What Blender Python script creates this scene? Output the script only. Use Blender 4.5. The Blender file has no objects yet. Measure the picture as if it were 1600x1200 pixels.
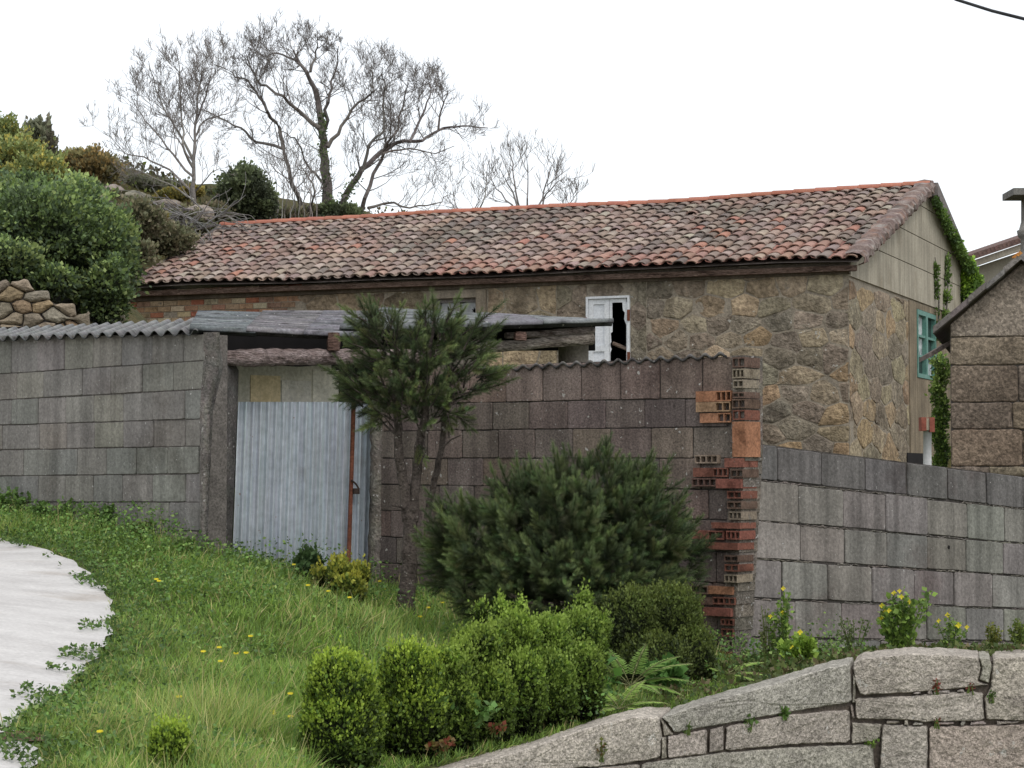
import bpy, math, random
import numpy as np
from mathutils import Vector, noise as mnoise
random.seed(7); RNG = np.random.default_rng(11)
S = bpy.context.scene; COL = S.collection
F = 3200.0; PIT = math.atan(140/3200.0); EYE = 1.6
cp, sp = math.cos(PIT), math.sin(PIT)
# ------------------------------------------------------------------ survey helpers
def ray(px, py):
    a = (px-800)/F; u = (600-py)/F
    return Vector((a, cp-u*sp, sp+u*cp))
def P(px, py, D):
    r = ray(px, py); k = D/r.y
    return Vector((r.x*k, D, EYE+r.z*k))
def hit(px, py, p0, n):
    r = ray(px, py); c = Vector((0, 0, EYE))
    return c + r*((p0-c).dot(n)/r.dot(n))
def px_of(p):
    v = Vector(p)-Vector((0, 0, EYE)); f = v.y*cp+v.z*sp; u = -v.y*sp+v.z*cp
    return 800+F*v.x/f, 600-F*u/f
def lerp(a, b, t): return a+(b-a)*t
def interp(x, xs, ys): return float(np.interp(x, xs, ys))
# ------------------------------------------------------------------ mesh builder
class MB:
    def __init__(s): s.v = []; s.f = []; s.c = []; s.n = 0
    def add(s, vs, fs, col=(1, 1, 1)):
        b = s.n
        s.v.extend([tuple(v) for v in vs]); s.n += len(vs)
        s.f.extend([tuple(i+b for i in f) for f in fs])
        if len(vs) and hasattr(col[0], '__len__'): s.c.extend([tuple(c) for c in col])
        else: s.c.extend([tuple(col)]*len(vs))
    def box(s, o, a, b, c, col=(1, 1, 1)):
        """o corner, a,b,c edge vectors"""
        o, a, b, c = map(Vector, (o, a, b, c))
        vs = [o, o+a, o+a+b, o+b, o+c, o+a+c, o+a+b+c, o+b+c]
        s.add(vs, [(0, 3, 2, 1), (4, 5, 6, 7), (0, 1, 5, 4), (1, 2, 6, 5), (2, 3, 7, 6), (3, 0, 4, 7)], col)
    def tube(s, pts, rad, seg=6, col=(1, 1, 1), cap=True, rough=0):
        pts = [Vector(p) for p in pts]; vs = []; fs = []; n = len(pts)
        for i, p in enumerate(pts):
            d = (pts[min(i+1, n-1)]-pts[max(i-1, 0)])
            d = d.normalized() if d.length > 1e-9 else Vector((0, 0, 1))
            up = Vector((0, 1, 0)) if abs(d.y) < .85 else Vector((1, 0, 0))
            x = d.cross(up).normalized(); y = d.cross(x)
            for k in range(seg):
                a = 2*math.pi*k/seg
                r = rad[i]*(1+random.uniform(-rough, rough))
                vs.append(p+x*(math.cos(a)*r)+y*(math.sin(a)*r))
        for i in range(n-1):
            for k in range(seg):
                k2 = (k+1) % seg
                fs.append((i*seg+k, i*seg+k2, (i+1)*seg+k2, (i+1)*seg+k))
        if cap:
            fs.append(tuple(range(seg))); fs.append(tuple((n-1)*seg+k for k in reversed(range(seg))))
        s.add(vs, fs, col)
    def build(s, name, mat, parent=None, smooth=False):
        o = make_obj(name, np.array(s.v, dtype=np.float32).reshape(-1, 3), s.f, np.array(s.c, dtype=np.float32).reshape(-1, 3), mat, parent, smooth)
        return o
def make_obj(name, v, faces, col, mat, parent=None, smooth=False):
    off = np.array(parent_loc(parent), dtype=np.float32)
    me = bpy.data.meshes.new(name)
    v = v-off
    if isinstance(faces, np.ndarray):
        nf, k = faces.shape
        me.vertices.add(len(v)); me.vertices.foreach_set('co', v.astype(np.float32).ravel())
        me.loops.add(nf*k); me.loops.foreach_set('vertex_index', faces.astype(np.int32).ravel())
        me.polygons.add(nf); me.polygons.foreach_set('loop_start', np.arange(0, nf*k, k, dtype=np.int32))
        me.update(calc_edges=True)
    else:
        me.from_pydata([tuple(x) for x in v.tolist()], [], faces); me.update()
    if col is not None:
        at = me.color_attributes.new('Col', 'FLOAT_COLOR', 'POINT')
        c4 = np.ones((len(v), 4), dtype=np.float32); c4[:, :3] = col
        at.data.foreach_set('color', c4.ravel())
    if smooth: me.polygons.foreach_set('use_smooth', np.ones(len(me.polygons), dtype=bool))
    me.materials.append(mat)
    o = bpy.data.objects.new(name, me); COL.objects.link(o)
    if parent is not None: o.parent = parent
    return o
def parent_loc(p):
    l = Vector((0, 0, 0))
    while p is not None: l = l+p.location; p = p.parent
    return l
def tag(o, label=None, cat=None, group=None, kind=None):
    for k, val in (('label', label), ('category', cat), ('group', group), ('kind', kind)):
        if val: o[k] = val
    return o
def thing(name, label, cat, loc=(0, 0, 0), group=None):
    o = bpy.data.objects.new(name, None); o.empty_display_size = .2; COL.objects.link(o); o.location = loc
    return tag(o, label, cat, group)
# ------------------------------------------------------------------ materials
def L(r, g, b): # sRGB 0..255 -> linear
    return tuple(((c/255)/12.92 if c/255 <= .04045 else ((c/255+.055)/1.055)**2.4) for c in (r, g, b))
def mk(name, dark, light, scale=3.0, fine=40.0, fine_amt=.35, bump=.3, bdist=.01, rough=.9, streak=0.0, spots=None, spec=.25,
       dirt=None, stretch=(1, 1, 1), trans=0.0, speck=None, metal=0.0, lich=None):
    m = bpy.data.materials.new(name); m.use_nodes = True; nt = m.node_tree; N = nt.nodes; K = nt.links
    for n in list(N): N.remove(n)
    out = N.new('ShaderNodeOutputMaterial'); bs = N.new('ShaderNodeBsdfPrincipled')
    bs.inputs['Roughness'].default_value = rough; bs.inputs['Specular IOR Level'].default_value = spec; bs.inputs['Metallic'].default_value = metal
    tc = N.new('ShaderNodeNewGeometry'); mp = N.new('ShaderNodeMapping'); K.new(tc.outputs['Position'], mp.inputs[0]); mp.inputs['Scale'].default_value = stretch
    def nz(sc, det=5, vec=None, r=.6):
        n = N.new('ShaderNodeTexNoise'); n.inputs['Scale'].default_value = sc; n.inputs['Detail'].default_value = det; n.inputs['Roughness'].default_value = r
        K.new(vec or mp.outputs[0], n.inputs['Vector']); return n.outputs['Fac']
    def ramp(src, a, b, c0=(0, 0, 0, 1), c1=(1, 1, 1, 1)):
        r = N.new('ShaderNodeValToRGB'); K.new(src, r.inputs[0]); r.color_ramp.elements[0].position = a; r.color_ramp.elements[1].position = b
        r.color_ramp.elements[0].color = c0; r.color_ramp.elements[1].color = c1; return r.outputs[0]
    def mix(f, a, b, t='MIX'):
        x = N.new('ShaderNodeMix'); x.data_type = 'RGBA'; x.blend_type = t
        for inp, val in ((x.inputs[0], f), (x.inputs[6], a), (x.inputs[7], b)):
            if hasattr(val, 'links') or isinstance(val, bpy.types.NodeSocket): K.new(val, inp)
            elif isinstance(val, (int, float)): inp.default_value = val
            else: inp.default_value = (*val, 1)
        return x.outputs[2]
    c = ramp(nz(scale), .32, .68, (*dark, 1), (*light, 1))
    fn = nz(fine, 4)
    lo = 1-fine_amt; hi = 1+fine_amt
    c = mix(1.0, c, ramp(fn, .3, .7, (lo, lo, lo, 1), (hi, hi, hi, 1)), 'MULTIPLY')
    at = N.new('ShaderNodeAttribute'); at.attribute_name = 'Col'
    c = mix(1.0, c, at.outputs['Color'], 'MULTIPLY')
    if streak:
        ms = N.new('ShaderNodeMapping'); K.new(tc.outputs['Position'], ms.inputs[0]); ms.inputs['Scale'].default_value = (9, 9, .7)
        sv = ramp(nz(1.0, 6, ms.outputs[0]), .38, .62)
        c = mix(sv, mix(1.0, c, (1-streak,)*3, 'MULTIPLY'), c)
    if dirt:  # large dark blotches
        dv = ramp(nz(dirt[0], 6), dirt[1], dirt[1]+.14)
        c = mix(dv, c, mix(1.0, c, dirt[2], 'MULTIPLY'))
    if spots: # small pale flecks: scale, threshold, colour
        sv = ramp(nz(spots[0], 2), spots[1], spots[1]+.04)
        c = mix(sv, c, spots[2])
    if lich:
        sv = ramp(nz(lich[0], 8, None, .75), lich[1], lich[1]+.05)
        c = mix(sv, c, lich[2])
    if speck:
        v = N.new('ShaderNodeTexVoronoi'); v.inputs['Scale'].default_value = speck[0]; K.new(mp.outputs[0], v.inputs['Vector'])
        sx = N.new('ShaderNodeSeparateColor'); K.new(v.outputs['Color'], sx.inputs[0])
        g = ramp(sx.outputs[0], .15, .9, (speck[1],)*3+(1,), (speck[2],)*3+(1,))
        c = mix(1.0, c, g, 'MULTIPLY')
    K.new(c, bs.inputs['Base Color'])
    if bump:
        bp = N.new('ShaderNodeBump'); bp.inputs['Strength'].default_value = bump; bp.inputs['Distance'].default_value = bdist
        ad = N.new('ShaderNodeMath'); ad.operation = 'ADD'; K.new(fn, ad.inputs[0]); K.new(nz(scale*3, 5), ad.inputs[1])
        K.new(ad.outputs[0], bp.inputs['Height']); K.new(bp.outputs[0], bs.inputs['Normal'])
    if trans:
        t = N.new('ShaderNodeBsdfTranslucent'); K.new(c, t.inputs[0]); ms = N.new('ShaderNodeMixShader'); ms.inputs[0].default_value = trans
        K.new(bs.outputs[0], ms.inputs[1]); K.new(t.outputs[0], ms.inputs[2]); K.new(ms.outputs[0], out.inputs[0])
    else: K.new(bs.outputs[0], out.inputs[0])
    return m
M = {}
M['block_grey'] = mk('block_grey', (.178, .169, .156), (.285, .272, .25), 1.9, 45, .26, .7, .007, streak=.30, spots=(38, .70, (.42, .41, .39)), dirt=(1.6, .55, (.72, .70, .68)))
M['block_brown'] = mk('block_brown', (.125, .098, .088), (.21, .172, .152), 1.6, 75, .45, .8, .006, streak=.35, spots=(24, .68, (.40, .38, .35)), dirt=(1.3, .53, (.50, .45, .47)))
M['block_new'] = mk('block_new', (.19, .178, .165), (.285, .268, .25), 2.6, 45, .28, .7, .008, streak=.42, spots=(40, .71, (.45, .44, .42)), dirt=(1.9, .56, (.78, .72, .72)))
M['mortar'] = mk('mortar', (.10, .09, .082), (.19, .17, .155), 6, 60, .4, .7, .01)
M['joint_dark'] = mk('joint_dark', (.035, .03, .028), (.10, .088, .078), 9, 60, .4, .7, .01)
M['cement'] = mk('cement', (.33, .295, .235), (.46, .415, .335), 1.4, 30, .15, .4, .006, streak=.28, dirt=(.9, .56, (.75, .72, .68)))
M['cement_dark'] = mk('cement_dark', (.15, .13, .11), (.25, .22, .185), 2.0, 40, .25, .5, .01, streak=.3)
M['cement_pale'] = mk('cement_pale', (.24, .23, .19), (.36, .34, .28), 3, 40, .2, .5, .006, streak=.2, dirt=(2.5, .6, (.7, .68, .6)))
M['cement_rough'] = mk('cement_rough', (.10, .092, .085), (.20, .185, .17), 4, 50, .45, 1, .02, streak=.3, spots=(26, .66, (.40, .38, .36)))
M['rubble'] = mk('rubble', (.215, .18, .138), (.39, .335, .26), 3.5, 16, .4, 1, .05, dirt=(.9, .56, (.50, .46, .46)), lich=(2.6, .60, (.27, .232, .18)), streak=.2, spots=(9, .70, (.45, .43, .38)))
M['drystone'] = mk('drystone', (.19, .16, .12), (.33, .28, .215), 2.5, 30, .35, .8, .03, dirt=(2.5, .55, (.6, .6, .6)))
M['rub_joint'] = mk('rub_joint', (.22, .188, .145), (.32, .275, .215), 3, 30, .3, .6, .02)
M['ashlar'] = mk('ashlar', (.14, .115, .09), (.25, .21, .165), 1.8, 30, .35, .8, .02, speck=(45, .7, 1.3), dirt=(1.2, .54, (.5, .43, .42)), lich=(6, .71, (.42, .40, .38)))
M['granite'] = mk('granite', (.365, .328, .29), (.51, .462, .41), 2.4, 32, .25, 1, .03, lich=(4.5, .63, (.50, .485, .45)), speck=(120, .68, 1.28), dirt=(2.2, .57, (.50, .48, .50)), streak=.15, spots=(14, .70, (.52, .49, .45)))
M['tile'] = mk('tile', (.84, .80, .78), (1.14, 1.09, 1.05), 5, 30, .25, .5, .01, lich=(9, .67, (.34, .315, .285)), dirt=(1.6, .56, (.66, .65, .64)))
M['ridge'] = mk('ridge', (.32, .125, .085), (.42, .17, .115), 3, 30, .18, .3, .005, dirt=(1.6, .6, (.7, .65, .65)))
M['brick'] = mk('brick', (.8, .8, .8), (1.1, 1.1, 1.1), 12, 60, .35, .6, .006, dirt=(7, .52, (.55, .52, .5)), lich=(9, .62, (.17, .15, .13)))
M['fibro'] = mk('fibro', (.17, .17, .168), (.28, .28, .275), 5, 45, .3, .5, .006, dirt=(6, .56, (.42, .40, .40)), spots=(22, .70, (.40, .40, .38)))
M['log'] = mk('log', (.20, .155, .13), (.40, .345, .31), 5, 20, .5, 1, .03, stretch=(.7, 2, 5), dirt=(4, .53, (.28, .24, .22)))
M['zinc'] = mk('zinc', (.47, .525, .575), (.60, .65, .70), 2, 18, .14, .2, .003, rough=.5, spec=.5, streak=.22, dirt=(3, .62, (.75, .72, .68)), spots=(22, .735, (.22, .13, .08)))
M['rust'] = mk('rust', (.11, .04, .024), (.20, .075, .045), 8, 60, .4, .4, .004)
M['iron'] = mk('iron', (.03, .022, .018), (.07, .05, .04), 12, 60, .4, .3, .003)
M['white_paint'] = mk('white_paint', (.60, .62, .64), (.76, .77, .78), 5, 40, .12, .2, .003, rough=.6, dirt=(9, .63, (.55, .5, .42)))
M['grey_wood'] = mk('grey_wood', (.17, .16, .155), (.27, .26, .25), 6, 40, .3, .3, .004)
M['dusty_glass'] = mk('dusty_glass', (.25, .26, .27), (.36, .37, .38), 4, 20, .15, 0, 0, rough=.25, spec=.5)
M['dark_glass'] = mk('dark_glass', (.012, .014, .015), (.03, .032, .034), 4, 20, .1, 0, 0, rough=.1, spec=.6)
M['curtain'] = mk('curtain', (.30, .34, .34), (.62, .66, .66), 9, 22, .3, 0, 0, dirt=(8, .5, (.3, .34, .33)))
M['green_paint'] = mk('green_paint', (.08, .20, .165), (.13, .27, .225), 8, 60, .2, .2, .002, rough=.6)
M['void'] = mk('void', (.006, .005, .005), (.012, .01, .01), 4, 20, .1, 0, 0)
M['road'] = mk('road', (.47, .45, .435), (.60, .58, .56), 2.6, 50, .14, .5, .006, stretch=(.8, 2.2, 1), dirt=(1.6, .57, (.80, .76, .72)), lich=(3.5, .68, (.33, .30, .26)), spots=(30, .74, (.3, .28, .25)))
M['soil'] = mk('soil', (.06, .085, .022), (.12, .13, .05), 2.0, 30, .5, .8, .03, dirt=(6, .6, (.6, .6, .5)))
M['hill'] = mk('hill', (.055, .055, .024), (.12, .10, .05), .8, 6, .5, .8, .1)
M['lane'] = mk('lane', (.10, .095, .09), (.16, .15, .14), 2.0, 30, .3, .5, .01)
M['leaf'] = mk('leaf', (.85, .85, .85), (1.15, 1.15, 1.15), 3, 20, .1, 0, 0, rough=.6, spec=.3, trans=.25)
M['needle'] = mk('needle', (.85, .85, .85), (1.15, 1.15, 1.15), 3, 20, .1, 0, 0, rough=.7, spec=.2, trans=.1)
M['petal'] = mk('petal', (.75, .62, .03), (.85, .72, .06), 3, 20, .1, 0, 0, rough=.6, trans=.3)
M['core'] = mk('core', (.008, .012, .005), (.018, .022, .01), 6, 20, .3, 0, 0)
M['bark'] = mk('bark', (.10, .088, .08), (.19, .17, .155), 3, 25, .35, .6, .02, lich=(3, .62, (.25, .24, .22)))
M['bark_haze'] = mk('bark_haze', (.17, .155, .145), (.27, .25, .235), 3, 25, .3, .4, .01)  # lighter copy of bark with distance haze put into its colour
M['bark_pine'] = mk('bark_pine', (.045, .035, .03), (.14, .115, .098), 9, 60, .5, 1, .02, dirt=(9, .52, (.4, .38, .36)), spots=(30, .67, (.27, .25, .22)))
M['boulder'] = mk('boulder', (.22, .19, .15), (.38, .34, .28), 1.2, 12, .25, .8, .05, dirt=(1.0, .58, (.6, .6, .6)))
M['cable'] = mk('cable', (.02, .02, .022), (.04, .04, .042), 4, 20, .1, 0, 0)
M['pvc'] = mk('pvc', (.42, .42, .41), (.55, .55, .54), 6, 30, .1, 0, 0, rough=.5)
M['red_clay'] = mk('red_clay', (.20, .06, .04), (.30, .10, .07), 8, 40, .2, .2, .004)
M['render_beige'] = mk('render_beige', (.27, .25, .20), (.33, .31, .25), 2, 30, .1, .2, .004, streak=.15)
M['slab_stone'] = mk('slab_stone', (.12, .105, .10), (.24, .215, .20), 2, 30, .3, .7, .02, lich=(6, .66, (.4, .39, .37)))
# ------------------------------------------------------------------ terrain
ctl = []
def cpt(px, py, D): p = P(px, py, D); ctl.append((p.x, p.y, p.z))
for a in [(-200, 840, 15), (0, 850, 14.5), (0, 1000, 11), (0, 1190, 8.6), (-200, 1190, 8.6), (60, 865, 14), (175, 950, 12.3), (150, 1040, 10.8), (60, 1130, 9.4),
          (0, 795, 16), (-150, 775, 17), (200, 838, 14.8), (320, 868, 14.1), (365, 882, 14.6), (575, 925, 15.2), (700, 955, 14.6), (900, 985, 14), (1140, 1042, 13.2),
          (630, 965, 13.6), (450, 960, 12.6), (300, 960, 12.2), (400, 1080, 10.6), (535, 1205, 9.3), (640, 1178, 9.8), (780, 1140, 10.3), (900, 1115, 10.9), (1020, 1085, 11.6),
          (300, 1200, 8.8), (700, 1180, 9.8), (1200, 1050, 12.5), (1400, 1030, 13), (1600, 1026, 13.5), (1150, 1050, 12.6), (1333, 1040, 11.9), (1600, 1030, 12.2), (850, 1040, 12.6), (700, 1060, 12.0)]:
    cpt(*a)
for a in ((1600, 1018, 15.6), (1800, 1020, 16.6), (1400, 1022, 14.5), (1500, 1024, 14.2), (1700, 1024, 14.5)): cpt(*a)
ctl += [(-4, 18.5, 1.7), (-2, 17, 1.2), (0, 18, 1.0), (1.6, 15.5, .9), (3, 18, .8), (6, 20, .9), (0, 24, 1.1), (6, 27, 1.2), (-3, 28, 1.6), (9, 33, 1.3), (12, 26, 1.0), (-7, 33, 3.2)]
for a in [(0, 520, 21.5), (130, 520, 21.5), (-300, 500, 21), (0, 400, 25), (150, 430, 27), (0, 300, 33), (0, 225, 45), (-600, 150, 45), (150, 297, 43), (240, 318, 43), (330, 340, 44), (430, 352, 47), (520, 355, 48), (700, 360, 50),
          (900, 420, 50), (1300, 560, 60), (1600, 640, 60), (0, 260, 90), (800, 500, 90), (1700, 640, 90)]:
    cpt(*a)
ctl += [(-60, 20, 6), (-60, -30, 0), (0, -40, -3), (60, -40, -4), (80, 30, -1), (200, 60, -3), (-200, 60, 16), (-200, 500, 14), (0, 500, 3), (200, 500, -3), (5, 3, -.9), (0, 2, -.2), (-4, 3, -.2)]
CT = np.array(ctl)
_A = np.sqrt(((CT[:, None, :2]-CT[None, :, :2])**2).sum(-1)+.05)
n_ = len(CT); _S = np.zeros((n_+3, n_+3)); _S[:n_, :n_] = _A-np.eye(n_)*.02; _S[:n_, n_] = 1; _S[:n_, n_+1:] = CT[:, :2]; _S[n_:, :n_] = _S[:n_, n_:].T
_W = np.linalg.solve(_S, np.concatenate([CT[:, 2], np.zeros(3)]))
def gz_arr(X, Y):
    X = np.asarray(X, dtype=float); Y = np.asarray(Y, dtype=float)
    d = np.sqrt((X[..., None]-CT[:, 0])**2+(Y[..., None]-CT[:, 1])**2+.05)
    return d@_W[:n_]+_W[n_]+_W[n_+1]*X+_W[n_+2]*Y
def gz(x, y): return float(gz_arr(np.array([x]), np.array([y]))[0])
def ground_hit(px, py, lo=6, hi=30):
    r = ray(px, py)
    prev = lo
    t = lo
    while t < hi:
        x = r.x/r.y*t; z = EYE+r.z/r.y*t
        if z < gz(x, t): return Vector((x, t, gz(x, t)))
        t += .05
    return Vector((r.x/r.y*12, 12, gz(r.x/r.y*12, 12)))
# retaining wall line (front face) in plan
WX = [560, 640, 1031, 1333, 1700]; WD = [8.9, 9.15, 10.4, 11.5, 11.9]
def Dw(px): return interp(px, WX, WD)
wl = [P(x, 1100, Dw(x)) for x in (-200, 560, 640, 1031, 1333, 1700, 3600)]
wl[0].y = 7.0; wl[-1].y = 13
def wall_y(x): return np.interp(x, [p.x for p in wl], [p.y for p in wl])
def axis(spans):
    out = []
    for a, b, n in spans: out += list(np.linspace(a, b, n, endpoint=False))
    return np.array(out+[spans[-1][1]])
gx = axis([(-220, -30, 14), (-30, -6, 30), (-6, 6, 110), (6, 30, 30), (30, 220, 14)])
gy = axis([(-60, 4, 12), (4, 7.5, 12), (7.5, 17, 110), (17, 60, 60), (60, 520, 20)])
X, Y = np.meshgrid(gx, gy, indexing='ij')
Z = gz_arr(X, Y)
front = Y < wall_y(X)+.25
fmask = front & (X > -.6)
Z = np.where(fmask, np.minimum(Z, -.55+.02*X), Z)
lump = np.array([[mnoise.noise(Vector((x*.35, y*.35, 0))) for y in gy] for x in gx])
lump2 = np.array([[mnoise.noise(Vector((x*3, y*3, 5))) for y in gy] for x in gx])
Z = Z+np.where(Y > 24, lump*.5, 0)+lump2*.015
nx, ny = X.shape
idx = np.arange(nx*ny).reshape(nx, ny)
fc = np.stack([idx[:-1, :-1], idx[1:, :-1], idx[1:, 1:], idx[:-1, 1:]], -1).reshape(-1, 4)
V = np.stack([X, Y, Z], -1).reshape(-1, 3)
tone = np.ones((len(V), 3)); hillm = (V[:, 1] > 19)
tone[hillm] = (.75, .55, .5)
g_o = make_obj('ground', V, fc, tone, M['soil'], None, True); tag(g_o, kind='structure')
# road (concrete lane, left)
re = [(-300, 838), (-100, 841), (0, 849), (60, 862), (120, 888), (162, 925), (176, 955), (172, 1000), (155, 1030), (120, 1065), (98, 1090), (40, 1125), (10, 1148), (22, 1162), (48, 1172), (62, 1200), (64, 1300), (60, 1500)]
RE = [ground_hit(x, y, 5) if y < 1290 else None for x, y in re]
RE[-2] = RE[-3]+Vector((-.1, -1.2, 0)); RE[-1] = RE[-3]+Vector((-.3, -4.5, 0))
dense = []
for a, b in zip(RE[:-1], RE[1:]):
    for k in range(6): dense.append(lerp(a, b, k/6))
rv = []; nc = 24
for i, p in enumerate(dense):
    j = .02*math.sin(i*1.7)
    for k in range(nc):
        x = p.x+j-(k/(nc-1))**1.3*6.5; y = p.y+(.35 if False else 0)
        rv.append((x, y, gz(x, y)+.03))
rf = [(i*nc+k, i*nc+k+1, (i+1)*nc+k+1, (i+1)*nc+k) for i in range(len(dense)-1) for k in range(nc-1)]
ro = make_obj('road', np.array(rv), rf, np.ones((len(rv), 3)), M['road'], None, True); tag(ro, kind='structure')
def on_road(x, y):
    ys = [p.y for p in dense]; xs = [p.x for p in dense]
    return x < np.interp(y, ys[::-1], xs[::-1])
# ------------------------------------------------------------------ cells
def clip(poly, a, b, c): # keep a*x+b*y<=c
    out = []
    for i in range(len(poly)):
        p, q = poly[i], poly[(i+1) % len(poly)]
        dp = a*p[0]+b*p[1]-c; dq = a*q[0]+b*q[1]-c
        if dp <= 0: out.append(p)
        if (dp < 0 < dq) or (dq < 0 < dp):
            t = dp/(dp-dq); out.append((p[0]+(q[0]-p[0])*t, p[1]+(q[1]-p[1])*t))
    return out
def cells(x0, x1, y0, y1, w, h, jit=.38, seed=1, mask=None):
    rg = random.Random(seed); seeds = []
    nr = max(1, round((y1-y0)/h)); 
    for r in range(-1, nr+1):
        ncx = max(1, round((x1-x0)/w*rg.uniform(.8, 1.2))); ww = (x1-x0)/ncx
        for c in range(-1, ncx+1):
            seeds.append((x0+(c+.5+(.5 if r % 2 else 0)+rg.uniform(-jit, jit))*ww, y0+(r+.5+rg.uniform(-jit, jit)*.8)*(y1-y0)/nr))
    an = w/h*.8; res = []
    for i, (sx, sy) in enumerate(seeds):
        poly = [(x0, y0), (x1, y0), (x1, y1), (x0, y1)]
        for j, (tx, ty) in enumerate(seeds):
            if i == j or abs(tx-sx) > 3*w or abs(ty-sy) > 3*h: continue
            dx, dy = tx-sx, (ty-sy)*an*an
            c = dx*(sx+tx)/2+dy*(sy+ty)/2
            poly = clip(poly, dx, dy, c)
            if len(poly) < 3: break
        if len(poly) >= 3:
            ar = abs(sum(poly[k][0]*poly[(k+1) % len(poly)][1]-poly[(k+1) % len(poly)][0]*poly[k][1] for k in range(len(poly))))/2
            if ar > .12*w*h and (mask is None or mask(sum(p[0] for p in poly)/len(poly), sum(p[1] for p in poly)/len(poly))): res.append(poly)
    return res
def chaikin(p, k=.2):
    o = []
    for i in range(len(p)):
        a, b = p[i], p[(i+1) % len(p)]
        o.append((a[0]+(b[0]-a[0])*k, a[1]+(b[1]-a[1])*k)); o.append((b[0]+(a[0]-b[0])*k, b[1]+(a[1]-b[1])*k))
    return o
def densify(p, step):
    o = []
    for i in range(len(p)):
        a, b = p[i], p[(i+1) % len(p)]; n = max(1, int(math.hypot(b[0]-a[0], b[1]-a[1])/step))
        for k in range(n): o.append((a[0]+(b[0]-a[0])*k/n, a[1]+(b[1]-a[1])*k/n))
    return o
def offset(poly, d):
    n = len(poly); ar = sum(poly[k][0]*poly[(k+1) % n][1]-poly[(k+1) % n][0]*poly[k][1] for k in range(n)); sg = 1 if ar > 0 else -1
    o = []
    for k in range(n):
        a, b, c = poly[k-1], poly[k], poly[(k+1) % n]
        e1 = (b[0]-a[0], b[1]-a[1]); e2 = (c[0]-b[0], c[1]-b[1]); l1 = math.hypot(*e1) or 1; l2 = math.hypot(*e2) or 1
        nx_, ny_ = -(e1[1]/l1+e2[1]/l2)*sg, (e1[0]/l1+e2[0]/l2)*sg; ln = math.hypot(nx_, ny_) or 1
        k2 = min(1.5, 2/ln)*d/ln*1.0
        o.append((b[0]+nx_*k2, b[1]+ny_*k2))
    return o
def stone(mb, poly, fmap, gap, depth, bulge, col, rings=(.93, .7, .4), back=.05, step=None, rnd=.2, wob=0, ns=6, nd=0.0, bevel=None):
    """polygon in wall coordinates -> a pillow shaped stone; fmap(x,y,out)->3D"""
    if rnd: poly = chaikin(poly, rnd)
    if step: poly = densify(poly, step)
    cx = sum(p[0] for p in poly)/len(poly); cy = sum(p[1] for p in poly)/len(poly)
    R = sum(math.hypot(p[0]-cx, p[1]-cy) for p in poly)/len(poly)
    if wob: poly = [(x+random.uniform(-wob, wob), y+random.uniform(-wob, wob)) for x, y in poly]
    poly = offset(poly, min(gap/2, R*.25)); bevel = bevel if bevel is not None else gap*.6
    n = len(poly); vs = []; fs = []
    p2 = offset(poly, min(bevel, R*.2))
    tx, ty = random.uniform(-.3, .3)*bulge/max(R, .01), random.uniform(-.3, .3)*bulge/max(R, .01)
    lev = [(poly, 1.0, -back), (poly, 1.0, depth*.35), (p2, 1.0, depth)]+[(p2, r, depth+bulge*(1-r)**.7) for r in rings]
    for li, (pp, r, d) in enumerate(lev):
        for x, y in pp:
            X_, Y_ = cx+(x-cx)*r, cy+(y-cy)*r
            dd = d+((X_-cx)*tx+(Y_-cy)*ty if li else 0)
            if nd and li: dd += nd*mnoise.noise(Vector((X_*ns, Y_*ns, cx*7)))
            vs.append(fmap(X_, Y_, dd))
    vs.append(fmap(cx, cy, lev[-1][2]+(nd*mnoise.noise(Vector((cx*ns, cy*ns, cx*7))) if nd else 0)))
    for l in range(len(lev)-1):
        for k in range(n): fs.append((l*n+k, l*n+(k+1) % n, (l+1)*n+(k+1) % n, (l+1)*n+k))
    b = (len(lev)-1)*n
    for k in range(n): fs.append((b+k, b+(k+1) % n, len(vs)-1))
    mb.add(vs, fs, col)
class Wall:
    """upright wall plane between two plan points; s runs in metres, z is world height, out points to the viewer"""
    def __init__(s, a, b):
        s.a = Vector((a.x, a.y, 0)); d = Vector((b.x-a.x, b.y-a.y, 0)); s.len = d.length; s.d = d.normalized()
        s.n = Vector((s.d.y, -s.d.x, 0))
        if s.n.y > 0: s.n = -s.n
    def m(s, x, z, o=0): return s.a+s.d*x+Vector((0, 0, z))+s.n*o
    def at(s, px, py, o=0):
        h = hit(px, py, s.a+s.n*o, s.n); return (h-s.a).dot(s.d), h.z
    def box(s, mb, x0, x1, z0, z1, o0, o1, col=(1, 1, 1)):
        mb.box(s.m(x0, z0, o0), s.d*(x1-x0), s.n*(o1-o0), Vector((0, 0, z1-z0)), col)
def vary(base, a, hue=.04):
    k = random.uniform(1-a, 1+a); return tuple(c*k*random.uniform(1-hue, 1+hue) for c in base)
def pick(cols, a=.12): return vary(random.choice(cols), a)
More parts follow.
